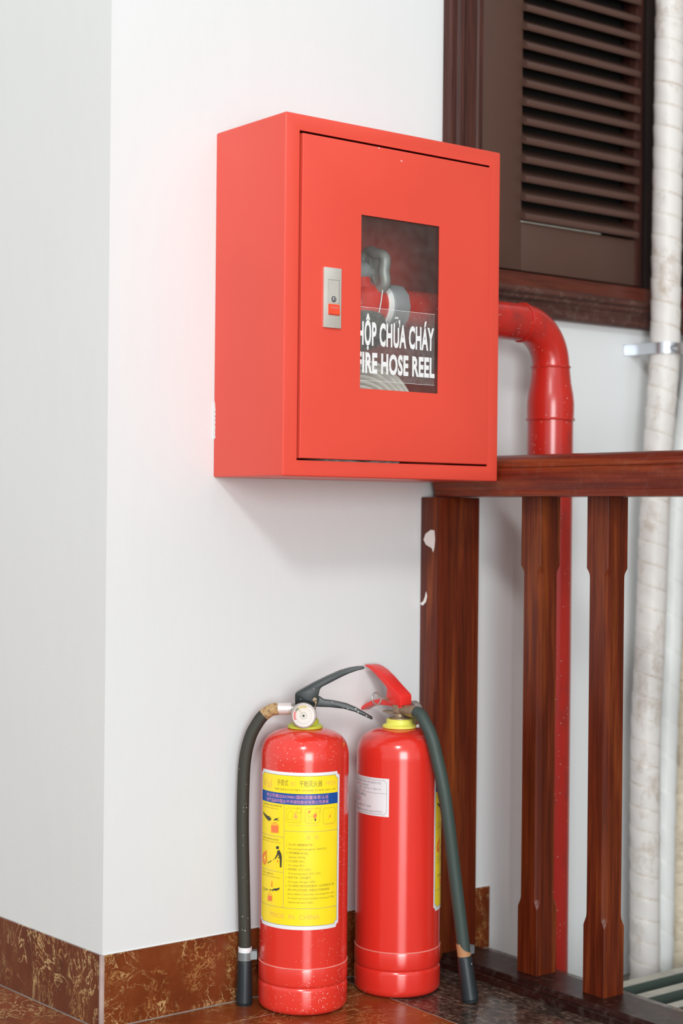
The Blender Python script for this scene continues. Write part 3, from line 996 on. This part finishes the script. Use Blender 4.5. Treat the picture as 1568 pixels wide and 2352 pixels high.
# ------------------------------------------------------------------ green grate over the lower landing
gr = empty('slatted_grate', (0.95, -0.30, -0.1005))
tag(gr, 'dark green slatted metal grate with dusty tops behind the balustrade', 'grate')
for k in range(6):
    y1 = -0.1720 - 0.0625 * k + 0.30
    sl = MB().box(-0.40, 0.60, y1, y1 + 0.024, 0.0265, 0.0500).build('slat', 'green_bar', gr, angle=30, bevel=0.0015)
    MB().box(-0.399, 0.599, y1 + 0.001, y1 + 0.023, 0.0498, 0.0505).build('dust_layer', 'dusty', sl, angle=0)
for x in (-0.36, 0.10, 0.55):
    MB().box(x, x + 0.03, -0.20, 0.155, 0.0, 0.0266).build('bearer', 'green_bar', gr, angle=0)

# ------------------------------------------------------------------ fire extinguishers
R_EXT = 0.0650
PICT = [
    ('k', [(-66.1, 0.2855), (-55.6, 0.2820), (-49.9, 0.2814), (-46.9, 0.2791), (-46.8, 0.2770), (-51.3, 0.2748), (-57.4, 0.2779), (-63.6, 0.2822)]),
    ('k', [(-42.3, 0.2773), (-39.5, 0.2801), (-32.7, 0.2820), (-36.8, 0.2796), (-32.6, 0.2771), (-38.0, 0.2782), (-40.7, 0.2771)]),
    ('o', [(-42.7, 0.2744), (-36.7, 0.2750), (-36.7, 0.2742), (-43.3, 0.2735)]),
    ('o', [(-46.1, 0.2720), (-34.5, 0.2728), (-34.5, 0.2720), (-46.0, 0.2712)]),
    ('o', [(-46.5, 0.2697), (-34.2, 0.2707), (-34.1, 0.2601), (-46.3, 0.2591)]),
    ('k', [(-33.0, 0.2394), (-33.3, 0.2382), (-34.2, 0.2372), (-35.3, 0.2367), (-36.5, 0.2369), (-37.4, 0.2376), (-37.8, 0.2388), (-37.5, 0.2400), (-36.6, 0.2410), (-35.4, 0.2415), (-34.2, 0.2413), (-33.3, 0.2406)]),
    ('k', [(-34.7, 0.2351), (-32.4, 0.2363), (-29.5, 0.2307), (-28.8, 0.2259), (-29.1, 0.2123), (-30.2, 0.2112), (-31.4, 0.2120), (-31.9, 0.2244), (-33.8, 0.2290)]),
    ('k', [(-35.9, 0.2341), (-33.6, 0.2356), (-34.3, 0.2290), (-38.2, 0.2224), (-39.7, 0.2231), (-36.2, 0.2298)]),
    ('k', [(-33.1, 0.2264), (-31.5, 0.2277), (-33.2, 0.2237), (-34.6, 0.2243)]),
    ('k', [(-53.2, 0.2145), (-45.7, 0.2193), (-45.1, 0.2186), (-52.4, 0.2137)]),
    ('k', [(-42.3, 0.2215), (-40.3, 0.2225), (-40.0, 0.2217), (-41.7, 0.2207)]),
    ('o', [(-62.2, 0.2108), (-65.7, 0.2149), (-66.6, 0.2202), (-63.6, 0.2264), (-60.8, 0.2286), (-60.4, 0.2271), (-58.1, 0.2306), (-55.5, 0.2315), (-55.8, 0.2247), (-54.6, 0.2173), (-57.2, 0.2126), (-60.1, 0.2105)]),
    ('y', [(-60.1, 0.2134), (-62.3, 0.2168), (-61.9, 0.2213), (-59.3, 0.2240), (-58.0, 0.2270), (-57.5, 0.2222), (-56.7, 0.2169), (-58.2, 0.2139)]),
    ('o', [(-60.1, 0.2138), (-61.2, 0.2159), (-59.6, 0.2196), (-58.2, 0.2177), (-58.2, 0.2150)]),
    ('o', [(-36.4, 0.2205), (-34.6, 0.2217), (-33.4, 0.2183), (-35.1, 0.2183)]),
    ('o', [(-44.7, 0.1901), (-43.6, 0.1903), (-43.3, 0.1820), (-45.2, 0.1816)]),
    ('k', [(-44.8, 0.1766), (-40.2, 0.1801), (-35.9, 0.1807), (-31.9, 0.1828), (-31.8, 0.1801), (-37.1, 0.1771), (-40.2, 0.1777), (-43.2, 0.1758)]),
    ('k', [(-48.0, 0.1771), (-45.6, 0.1782), (-45.7, 0.1764), (-47.4, 0.1754)]),
    ('k', [(-63.7, 0.1776), (-51.5, 0.1766), (-51.5, 0.1762), (-63.7, 0.1772)]),
    ('k', [(-64.1, 0.1750), (-51.5, 0.1763), (-51.5, 0.1760), (-64.1, 0.1746)]),
    ('k', [(-63.6, 0.1725), (-51.5, 0.1762), (-51.5, 0.1759), (-63.6, 0.1721)]),
    ('o', [(-49.9, 0.1730), (-45.5, 0.1735), (-45.5, 0.1730), (-49.9, 0.1724)]),
    ('o', [(-51.4, 0.1698), (-43.8, 0.1708), (-43.8, 0.1702), (-51.4, 0.1692)]),
    ('o', [(-51.7, 0.1678), (-43.8, 0.1688), (-43.7, 0.1614), (-51.6, 0.1604)]),
    ('r', [(38.4, 0.2910), (33.6, 0.2857), (35.5, 0.2850), (30.4, 0.2804), (35.1, 0.2838), (33.2, 0.2844)]),
    ('r', [(12.0, 0.2836), (11.5, 0.2874), (12.9, 0.2890), (13.6, 0.2911), (14.9, 0.2889), (16.2, 0.2894), (15.6, 0.2856), (14.4, 0.2833)]),
    ('k', [(12.7, 0.2825), (15.2, 0.2826), (14.7, 0.2794), (13.5, 0.2795)]),
    ('r', [(4.7, 0.2919), (6.1, 0.2946), (8.0, 0.2940), (7.1, 0.2915), (5.5, 0.2908)]),
    ('p', [(-12.7, 0.2818), (-12.5, 0.2867), (-11.4, 0.2889), (-11.8, 0.2916), (-10.4, 0.2922), (-9.8, 0.2879), (-8.5, 0.2858), (-8.8, 0.2823), (-10.6, 0.2846)]),
]

COLMAP = {'k': 'lab_k', 'o': 'lab_o', 'y': 'lab_yellow', 'r': 'lab_o', 'p': 'lab_peach'}


def cyl(phi, z, r):
    """Point on the can: phi in degrees from the can's front (-Y), growing to +X."""
    t = math.radians(phi)
    return (r * math.sin(t), -r * math.cos(t), z)


def patch(mb, p0, p1, z0, z1, r, notch=0.0):
    n = max(2, int(abs(p1 - p0) / 2.5))
    if not notch:
        vs = [cyl(p0 + (p1 - p0) * i / n, z, r) for z in (z0, z1) for i in range(n + 1)]
        return mb.add(vs, [(i, i + 1, n + 1 + i + 1, n + 1 + i) for i in range(n)])
    dn = math.degrees(notch / r)
    cols = sorted(set([p0 + (p1 - p0) * i / n for i in range(n + 1)] + [p0 + dn * k / 5 for k in range(6)] + [p1 - dn * k / 5 for k in range(6)]))
    vs = []
    for ph in cols:
        d = min(ph - p0, p1 - ph)
        a = math.radians(d) * r
        cut = math.sqrt(max(0.0, notch ** 2 - a ** 2)) if a < notch else 0.0
        vs += [cyl(ph, z0 + cut, r), cyl(ph, z1 - cut, r)]
    return mb.add(vs, [(2 * i, 2 * i + 2, 2 * i + 3, 2 * i + 1) for i in range(len(cols) - 1)])


def outline(mb, pts, r, wd=0.0003):
    """Thin printed line along (phi, z) points."""
    for (a0, z0), (a1, z1) in zip(pts, pts[1:]):
        n = max(1, int(abs(a1 - a0) / 3))
        for i in range(n):
            q0 = (a0 + (a1 - a0) * i / n, z0 + (z1 - z0) * i / n)
            q1 = (a0 + (a1 - a0) * (i + 1) / n, z0 + (z1 - z0) * (i + 1) / n)
            dx, dz = math.radians(q1[0] - q0[0]) * r, q1[1] - q0[1]
            L = math.hypot(dx, dz) or 1e-9
            nx, nz = -dz / L * wd / 2, dx / L * wd / 2
            da = math.degrees(nx / r)
            mb.add([cyl(q0[0] - da, q0[1] - nz, r), cyl(q1[0] - da, q1[1] - nz, r), cyl(q1[0] + da, q1[1] + nz, r), cyl(q0[0] + da, q0[1] + nz, r)], [(0, 1, 2, 3)])
    return mb


def wrap_text(mb, s, p0, p1, z, cap, r, bold=0.0, maxspan=True):
    v, f = text_geo(s, bold)
    if not v:
        return mb
    xs = [q[0] for q in v]
    lo, hi = min(xs), max(xs)
    return mb.add([cyl(p0 + (q[0] - lo) / (hi - lo) * (p1 - p0), z + q[1] / 0.70 * cap, r) for q in v], f)


def rounded(p0, p1, z0, z1, c):
    dc = math.degrees(c / R_EXT)
    return [(p0 + dc, z0), (p1 - dc, z0), (p1, z0 + c), (p1, z1 - c), (p1 - dc, z1), (p0 + dc, z1), (p0, z1 - c), (p0, z0 + c), (p0 + dc, z0)]


def yellow_label(root):
    """Instruction label; z heights and angles read off the can."""
    r0 = R_EXT - 0.0008
    lab = patch(MB(), -72.5, 51.0, 0.1243, 0.3478, r0 + 0.0003, 0.0055).build('instruction_label', 'lab_white', root, angle=60)
    tag(lab, 'yellow and blue instruction label with a white border')
    def sub(mb, name, mat):
        return mb.build(name, mat, lab, angle=0)
    sub(patch(MB(), -69.2, 47.2, 0.1300, 0.3432, r0 + 0.00045, 0.0048), 'yellow_field', 'lab_yellow')
    sub(patch(MB(), -69.2, 47.2, 0.3020, 0.3177, r0 + 0.0006), 'blue_band', 'lab_blue')
    rp = r0 + 0.00065
    d = math.degrees(0.0048 / R_EXT)
    def arc(cx, cz, a0, a1):
        return [(cx + d * math.cos(math.radians(a0 + (a1 - a0) * k / 5)), cz + 0.0048 * math.sin(math.radians(a0 + (a1 - a0) * k / 5))) for k in range(6)]
    brd = arc(-69.2, 0.1300, 90, 0) + arc(47.2, 0.1300, 180, 90) + arc(47.2, 0.3432, 270, 180) + arc(-69.2, 0.3432, 360, 270)
    sub(outline(MB(), brd + brd[:1], rp, 0.0005), 'printed_border', 'lab_grey')
    for seg in ([(-26.3, 0.302), (-26.3, 0.1548)], [(-69.2, 0.2547), (-26.3, 0.2547)], [(-69.2, 0.2046), (-26.3, 0.2046)], [(-69.2, 0.1548), (47.2, 0.1548)], [(-26.3, 0.2643), (47.2, 0.2643)]):
        sub(outline(MB(), seg, rp, 0.0004), 'printed_line', 'lab_grey')
    for b_ in ((-23.4, -4.5, 0.2768, 0.2972), (1.3, 19.8, 0.2766, 0.2972), (24.5, 43.0, 0.2745, 0.2968)):
        sub(outline(MB(), rounded(b_[0], b_[1], b_[2], b_[3], 0.0022), rp, 0.0003), 'symbol_frame', 'lab_olive')
    for b_ in ((-9.4, -3.4, 0.2915, 0.2980), (15.1, 20.6, 0.2913, 0.2980)):
        sub(outline(MB(), [(b_[0], b_[2]), (b_[1], b_[2]), (b_[1], b_[3]), (b_[0], b_[3]), (b_[0], b_[2])], rp + 0.00003, 0.0003), 'symbol_frame', 'lab_olive')
    for pth in ([(-21.5, 0.2870), (-17.5, 0.2945), (-13.5, 0.2905), (-16.0, 0.2815), (-20.5, 0.2800), (-21.5, 0.2870)], [(-15.0, 0.2790), (-11.0, 0.2805), (-7.0, 0.2790)],
                [(5.0, 0.2905), (5.2, 0.2815), (9.0, 0.2795), (10.5, 0.2830), (10.2, 0.2895)], [(5.2, 0.2865), (8.0, 0.2850), (10.3, 0.2870)]):
        sub(outline(MB(), pth, rp, 0.00025), 'symbol_outline', 'lab_olive')
    for i, (c, pl_) in enumerate(PICT):
        sub(MB().add([cyl(a_, z_, rp + 0.00035 + 0.000005 * i) for a_, z_ in pl_], [tuple(range(len(pl_)))]), 'pictogram', COLMAP[c])

    def text(mat, s_, p0, p1, z_, cap, bold=0.0, r_=rp):
        sub(wrap_text(MB(), s_, p0, p1, z_, cap, r_, bold), 'lettering', mat)
    text('lab_olive', '手提式', -37.0, -20.9, 0.3292, 0.0066, 0.004)
    text('lab_olive', '干粉灭火器', -6.5, 23.0, 0.3288, 0.0066, 0.004)
    text('lab_peach', 'Vsl', -66.0, -47.0, 0.3228, 0.0125, -0.012)
    text('lab_peach', 'BC', -17.5, -10.5, 0.3292, 0.0058, -0.012)
    text('lab_peach', 'MFZ4', 28.0, 43.0, 0.3292, 0.0058, -0.012)
    text('lab_peach', 'MADE  IN  CHINA', -46.5, 20.8, 0.1395, 0.0068, -0.012)
    text('lab_peach', '说', 3.2, 8.2, 0.2538, 0.0040, -0.008)
    text('lab_peach', '明', 13.5, 18.6, 0.2538, 0.0040, -0.008)
    for a_ in (-20.0, 3.5, 26.0):
        text('lab_peach', 'CLASS FIRE', a_, a_ + 15.0, 0.2722, 0.0018, -0.01)
    text('lab_pink', '本公司通过ISO9001国际质量体系认证', -56.0, 32.0, 0.3108, 0.0040, 0.008, r0 + 0.00075)
    text('lab_pink', '本产品由中国太平洋保险股份有限公司承保', -56.0, 32.0, 0.3040, 0.0040, 0.008, r0 + 0.00075)
    text('lab_olive', '中国产品型式认可证书编号: 2401020088  执行标准: GB4351-1997', -41.0, 43.5, 0.3218, 0.0022)
    rows = [('1', '灭火剂: 碳酸氢钠干粉', 11.0), ('', 'Fire extinguishing agents: NaHCO3', 29.5), ('2', '药剂重量:4±0.5kg', 5.0), ('', 'Capacity: 4±0.5kg', 2.0), ('3', '灭火级别: 9B C', 1.0), ('', 'Fire rating: 9B C', 0.5),
            ('4', '使用温度: -20℃~+55℃', 9.0), ('', 'Working temperature: -20℃~+55℃', 22.0), ('5', '驱动气体: 1.2MPa氮气', 9.0), ('', 'Driving gas: Nitrogen 1.2MPa', 15.0),
            ('6', '灭火器每次再充装或满5年, 以后每隔2年, 要', 41.5), ('', '经2.5MPa水压试验, 合格后方可继续使用.', 35.0), ('', 'Every refilled or 5years later, the extinguisher could', 41.5), ('', 'be reused only by the condition of passing 2.5 Mpa', 42.5), ('', 'hydraulic test every 2 years', 12.0)]
    for i, (num, s_, e_) in enumerate(rows):
        z_ = 0.2440 - i * 0.00583
        text('lab_olive', (num + '  ' if num else '') + s_, -22.9 if num else -20.0, e_, z_, 0.0026)
    text('lab_olive', '1.去掉铅封,拔出保险销', -66.0, -30.0, 0.2972, 0.0022)
    text('lab_olive', 'Pull out the safety pin', -66.0, -35.0, 0.2935, 0.0016)
    text('lab_olive', '2.对准火焰,对准火焰根部', -66.0, -34.0, 0.2488, 0.0020)
    text('lab_olive', 'Point the hose at base of flames', -66.0, -31.0, 0.2455, 0.0016)
    text('lab_olive', '3.下压, 喷射灭火', -66.0, -42.0, 0.1990, 0.0020)
    text('lab_olive', 'Depress lever and spray at fire', -66.0, -31.0, 0.1955, 0.0016)
    return lab


def service_label(root, p0, p1):
    r0 = R_EXT - 0.0008
    lab = patch(MB(), p0, p1, 0.2690, 0.3255, r0 + 0.0003).build('service_label', 'lab_white', root, angle=60)
    tag(lab, 'white printed service sticker')
    rp = r0 + 0.0005
    a0, a1 = p0 + 3, p1 - 3.2
    outline(MB(), rounded(a0, a1, 0.2718, 0.3226, 0.004), rp, 0.0004).build('printed_border', 'lab_grey', lab, angle=0)
    outline(MB(), [(a0, 0.3030), (a1, 0.3030)], rp, 0.0004).build('printed_line', 'lab_grey', lab, angle=0)
    W = a1 - a0
    for s_, f0, f1, z_, cp in (('CTY TNHH THƯƠNG MẠI VÀ DỊCH VỤ', 0.06, 0.90, 0.3168, 0.0030), ('GROUP', 0.50, 0.66, 0.3118, 0.0028), ('Tầng 1, Đại Kim, 17 Đại Từ', 0.40, 0.90, 0.3080, 0.0022), ('TEM BẢO DƯỠNG', 0.15, 0.60, 0.2962, 0.0042),
                               ('Mã số:', 0.08, 0.22, 0.2905, 0.0026), ('Ngày: 20/07', 0.20, 0.45, 0.2868, 0.0028), ('Hết hạn: 08 / 01', 0.16, 0.58, 0.2808, 0.0032), ('2024', 0.62, 0.72, 0.2808, 0.0026), ('Hotline: Thay lõi, bảo hành, sửa chữa, nạp bình PCCC', 0.06, 0.93, 0.2745, 0.0026)):
        wrap_text(MB(), s_, a0 + W * f0, a0 + W * f1, z_, cp, rp).build('lettering', 'lab_grey', lab, angle=0)
    wrap_text(MB(), 'TÂN PHÚ', a0 + W * 0.28, a0 + W * 0.48, 0.3118, 0.0028, rp, 0.02).build('lettering', 'lab_red', lab, angle=0)
    wrap_text(MB(), 'ĐT: 0913 286', a0 + W * 0.34, a0 + W * 0.58, 0.3044, 0.0020, rp).build('lettering', 'lab_red', lab, angle=0)
    wrap_text(MB(), 'BÌNH BỘT MFZ4', a0 + W * 0.24, a0 + W * 0.47, 0.2905, 0.0026, rp, 0.01).build('lettering', 'lab_red', lab, angle=0)
    t = MB()
    for rr in (0.0115, 0.0095, 0.0055):
        outline(t, [(a0 + W * 0.38 + math.degrees(rr * math.cos(q) / R_EXT), 0.2855 + rr * math.sin(q)) for q in [2 * PI * k / 24 for k in range(25)]], rp + 0.00004, 0.0003)
    t.build('stamp', 'lab_red', lab, angle=0)


def extinguisher(name, label, x, y, rz, red, collar, lever, hose_mat, valve_mat, hose, noz, ribbed, dz, clip_mat, ls=1.0):
    root = empty(name, (x, y, 0.0), rz)
    tag(root, label, 'extinguisher', 'fire extinguishers on the floor')
    R = R_EXT
    body = [(0.052, 0.0), (0.0575, 0.0006), (0.0622, 0.0030), (0.0645, 0.0065), (R, 0.0110), (R, 0.0355), (R - 0.0004, 0.0375), (R - 0.0022, 0.0400), (R - 0.0004, 0.0425), (R, 0.0445), (R, 0.0672), (R - 0.0003, 0.0680), (R - 0.0008, 0.0681),
            (R - 0.0008, 0.357 + dz)]
    dome = [(0.0642, 0.0, 0.358), (0.0638, 0.0, 0.369), (0.0612, 0.0, 0.3805), (0.0575, 0.0, 0.3880), (0.0522, 0.0, 0.3932), (0.0455, 0.0, 0.3973), (0.0383, 0.0, 0.4001), (0.0310, 0.0, 0.4022), (0.0235, 0.0, 0.4035)]
    body += [(p.x, p.z + dz) for p in spline(dome, 3)[1:]]      # round shoulder running into a flat dome
    body += [(0.018, 0.4042 + dz), (0.002, 0.4042 + dz)]
    MB().lathe(body, 112).build('cylinder_body', red, root, angle=40)
    edge = MB().lathe([(R - 0.0009, 0.0678), (R + 0.0002, 0.0678), (R + 0.0002, 0.0688), (R - 0.0009, 0.0692)], 112, cap=False).build('seam_ring', 'seam', root, angle=20)
    z = 0.4035 + dz
    MB().lathe([(0.0235, z), (0.0255, z + 0.0004), (0.0257, z + 0.0035), (0.0240, z + 0.0048), (0.0212, z + 0.0055), (0.0200, z + 0.0070), (0.0196, z + 0.0125), (0.0180, z + 0.0135), (0.006, z + 0.0135)], 48).build('collar', collar, root, angle=30)
    v = MB().lathe([(0.0165, z + 0.0135), (0.0165, z + 0.0148), (0.0120, z + 0.0162), (0.0080, z + 0.0168), (0.0080, z + 0.0215), (0.0105, z + 0.0235), (0.0105, z + 0.0400), (0.0080, z + 0.0420)], 36)
    v.tube([(0.0, 0, z + 0.0275), (-0.0215, 0, z + 0.0275)], 0.0078, 20)
    v.tube([(0.0, 0, z + 0.0215), (0.0, -0.018, z + 0.0215)], 0.0060, 16)
    if not ribbed:
        v.box(0.004, 0.034, -0.0060, 0.0060, z + 0.0200, z + 0.0228)
    v.build('valve', valve_mat, root, angle=35)
    # pressure gauge
    gz = 0.4245 + dz
    g = MB().lathe([(0.0100, -0.0165), (0.0182, -0.0175), (0.0186, -0.0190), (0.0186, -0.0275), (0.0178, -0.0292), (0.0166, -0.0295), (0.0160, -0.0285)], 48, (-0.0025, 0, gz), 'y').build('pressure_gauge', 'dial_rim', root, angle=30)
    MB().lathe([(0.0162, -0.0272), (0.0162, -0.0283)], 48, (-0.0025, 0, gz), 'y').build('dial_face', 'dial', g, angle=30)

    def dpt(a_, r_, yy=-0.02855):
        return (-0.0025 + r_ * math.sin(math.radians(a_)), yy, gz + r_ * math.cos(math.radians(a_)))
    for a0, a1, mt in ((-118, -62, 'zone_r'), (-60, -34, 'zone_g'), (-32, 20, 'zone_y')):
        mb = MB()
        st = [a0 + (a1 - a0) * k / 8 for k in range(9)]
        mb.add([dpt(q, 0.0113) for q in st] + [dpt(q, 0.0148) for q in st], [(i, i + 1, 10 + i, 9 + i) for i in range(8)])
        mb.build('dial_zone', mt, g, angle=0)
    MB().tube([dpt(-38, 0.0035, -0.0292), dpt(-36, 0.0150, -0.0290)], 0.0004, 6).build('dial_needle', 'zone_y', g)
    MB().lathe([(0.0052, -0.0283), (0.0048, -0.0292)], 32, (-0.0025, 0, gz), 'y').build('dial_disc', 'dull', g)
    MB().lathe([(0.0017, -0.0290), (0.0014, -0.0302)], 20, (-0.0025, 0, gz), 'y').build('dial_hub', 'steel_dk', g)
    tk = MB()
    for k in range(15):
        a_ = 45 + k * 14
        p, q = Vector(dpt(a_, 0.0108)), Vector(dpt(a_, 0.0124))
        sd = Vector(dpt(a_ + 90, 0.0003)) - Vector(dpt(0, 0.0))
        tk.add([p - sd, q - sd, q + sd, p + sd], [(0, 1, 2, 3)])
    tag(tk.build('dial_ticks', 'lab_grey', g, angle=0), kind='stuff')
    # operating levers
    up_ = [(-0.0150, 0.4385), (-0.0152, 0.4525), (-0.0130, 0.4555), (0.0117, 0.4695), (0.0310, 0.4790), (0.0497, 0.4873), (0.0640, 0.4915), (0.0760, 0.4935), (0.0838, 0.4936), (0.0858, 0.4928), (0.0845, 0.4908), (0.0760, 0.4888), (0.0640, 0.4846), (0.0520, 0.4790), (0.0360, 0.4706),
           (0.0232, 0.4640), (0.0205, 0.4600), (0.0190, 0.4520), (0.0200, 0.4440), (0.0160, 0.4385)]
    MB().prism([(p[0] * (ls if p[0] > 0.02 else 1), p[1] + dz) for p in up_], 'y', -0.0112, 0.0112).build('squeeze_lever', lever, root, angle=30, bevel=0.0013)
    lo_ = [(-0.0120, 0.4340), (-0.0120, 0.4385), (0.0140, 0.4400), (0.0205, 0.4500), (0.0225, 0.4480), (0.0270, 0.4452), (0.0420, 0.4432), (0.0597, 0.4395), (0.0740, 0.4335), (0.0860, 0.4268), (0.0985, 0.4195), (0.0975, 0.4165), (0.0850, 0.4222), (0.0720, 0.4280), (0.0566, 0.4322), (0.0350, 0.4345), (0.0152, 0.4350)]
    MB().prism([(p[0], p[1] + dz) for p in lo_], 'y', -0.0082, 0.0082).build('carry_handle', lever, root, angle=30, bevel=0.0012)
    pn = MB().tube([(0.0135, -0.0130, 0.4460 + dz), (0.0135, 0.0200, 0.4460 + dz)], 0.0018, 12).build('safety_pin', 'brass', root)
    ring = [(0.0135, 0.0200, 0.446 + dz), (0.0135, 0.0240, 0.4475 + dz), (0.0120, 0.0280, 0.4420 + dz), (0.0105, 0.0340, 0.4390 + dz), (0.0100, 0.0410, 0.4420 + dz), (0.0105, 0.0445, 0.4490 + dz), (0.0120, 0.0410, 0.4555 + dz), (0.0135, 0.0340, 0.4570 + dz), (0.0145, 0.0275, 0.4520 + dz)]
    MB().tube(spline(ring, 6), 0.0013, 10).build('pull_ring', 'wire', pn)
    MB().lathe([(0.0030, -0.0125), (0.0030, -0.0092)], 16, (0.0135, 0, 0.4460 + dz), 'y').build('pin_head', 'brass', pn)
    MB().tube(spline([(0.0142, -0.0120, 0.4455 + dz), (0.0150, -0.0150, 0.4420 + dz), (0.0145, -0.0150, 0.4370 + dz), (0.0150, -0.0130, 0.4320 + dz)], 5), [0.0008 + 0.0012 * math.sin(min(1, k / 8) * PI) for k in range(16)], 8).build('seal_wire', 'brass', pn)
    # hose
    hx = MB().tube([(-0.0205, 0, 0.4310 + dz), (-0.0405, 0, 0.4310 + dz)], 0.0088, 14).build('hose_sleeve', 'sleeve' if ribbed else valve_mat, root, angle=40)
    P = spline(hose, 14)
    cut = 27 if ribbed else 6
    MB().tube(P[:cut], 0.0090, 20).build('hose_end', 'worn' if ribbed else hose_mat, root, angle=50)
    if ribbed:
        MB().tube(P[cut - 1:], 0.0086, 56, radfn=lambda i, k, r: r + (0.00035 if k % 2 else -0.00025)).build('hose', hose_mat, root, angle=80)
    else:
        MB().tube(P[cut - 1:], 0.0096, 28).build('hose', hose_mat, root, angle=50)
    # nozzle and clip
    top, bot = Vector(noz[0]), Vector(noz[1])
    ax = (bot - top)
    r_ = noz[2]
    MB().tube([top + ax * q for q in (0.0, 0.02, 0.05, 0.6, 0.93, 0.94, 1.0)], [r_ * 0.80, r_ * 0.87, r_ * 0.90, r_ * 0.98, r_ * 1.05, r_ * 1.0, r_ * 0.98], 32).build('nozzle', 'nozzle', root, angle=40)
    u = -ax.normalized()
    MB().tube([top + u * (0.0125 if ribbed else 0.001), top + u * 0.020], [0.0100, 0.0100], 28).build('band', 'lab_white' if ribbed else 'tanpaper', root, angle=40)
    ck = MB()
    if ribbed:
        ck.tube([top + u * 0.0010, top + u * 0.0128], [0.0106, 0.0106], 28)
    c0 = top + u * 0.009
    rad = Vector((-c0.x, -c0.y, 0)).normalized() if ribbed else Vector((c0.x * 0.2 - c0.y, c0.x, 0)).normalized()
    side = Vector((-rad.y, rad.x, 0))
    pts8 = []
    for zz in (-0.0060, 0.0060):
        for a_, b_ in ((0.004, -0.0075), (0.0175, -0.0060), (0.0175, 0.0060), (0.004, 0.0075)):
            pts8.append(c0 + rad * a_ + side * b_ + Vector((0, 0, zz)))
    ck.add(pts8, [(3, 2, 1, 0), (4, 5, 6, 7), (0, 1, 5, 4), (1, 2, 6, 5), (2, 3, 7, 6), (3, 0, 4, 7)])
    ck.build('hose_clip', clip_mat, root, angle=35)
    return root


hA = [(-0.0400, 0, 0.4310), (-0.0505, 0, 0.4285), (-0.0620, 0, 0.4200), (-0.0715, 0, 0.4065), (-0.0795, 0, 0.3900), (-0.0860, 0, 0.3640), (-0.0888, 0, 0.3300), (-0.0895, -0.001, 0.2600), (-0.0868, -0.002, 0.1624), (-0.0845, -0.003, 0.0860), (-0.0845, -0.003, 0.0640)]
eA = extinguisher('fire_extinguisher', 'red fire extinguisher with black lever, pressure dial and a big yellow label', 0.1176, -0.0705, math.radians(-36.6), 'ext_a', 'collar_a', 'black_a', 'hose_a', 'dull', hA,
                  ((-0.0845, -0.003, 0.0640), (-0.0850, -0.004, 0.0), 0.0115), True, 0.0, 'clip')
labA = yellow_label(eA)
tp = MB()
ring_pts = [(74, 0.339), (82, 0.340), (84, 0.318), (80, 0.316), (86, 0.302), (84, 0.288), (74, 0.287), (70, 0.296), (71, 0.306), (76, 0.314), (73, 0.320)]
tp.add([cyl(a_, z_, R_EXT - 0.0004) for a_, z_ in ring_pts], [tuple(range(len(ring_pts)))])
tp.build('tape_scrap', 'tape', eA, angle=0)

RB_ = 128.0
hB = []
for lat_r, ph_, z_ in ((0.040, 38, 0.4210), (0.052, 38, 0.4170), (0.062, 38.5, 0.4060), (0.0730, 40, 0.3890), (0.0815, 42, 0.3620), (0.0950, 46, 0.2980), (0.1050, 52, 0.1925), (0.1160, 56.5, 0.0860), (0.1180, 57, 0.0660)):
    a_ = math.radians(ph_ - RB_)
    hB.append((lat_r * math.sin(a_), -lat_r * math.cos(a_), z_))
a_ = math.radians(58 - RB_)
nB = (0.128 * math.sin(a_), -0.128 * math.cos(a_), 0.0012)
eB = extinguisher('fire_extinguisher', 'red fire extinguisher with red lever and a white service sticker, beside the wooden post', 0.283, -0.0869, math.radians(-39.9 + RB_), 'ext_b', 'collar_b', 'red_lever', 'hose_b', 'brass', hB,
                  (hB[-1], nB, 0.0122), False, -0.010, 'clip', 0.87)
labB = labA.copy()
COL.objects.link(labB)
labB.parent = eB
for ch in list(labA.children):
    c = ch.copy()
    COL.objects.link(c)
    c.parent = labB
service_label(eB, -102 - RB_, -12.8 - RB_)
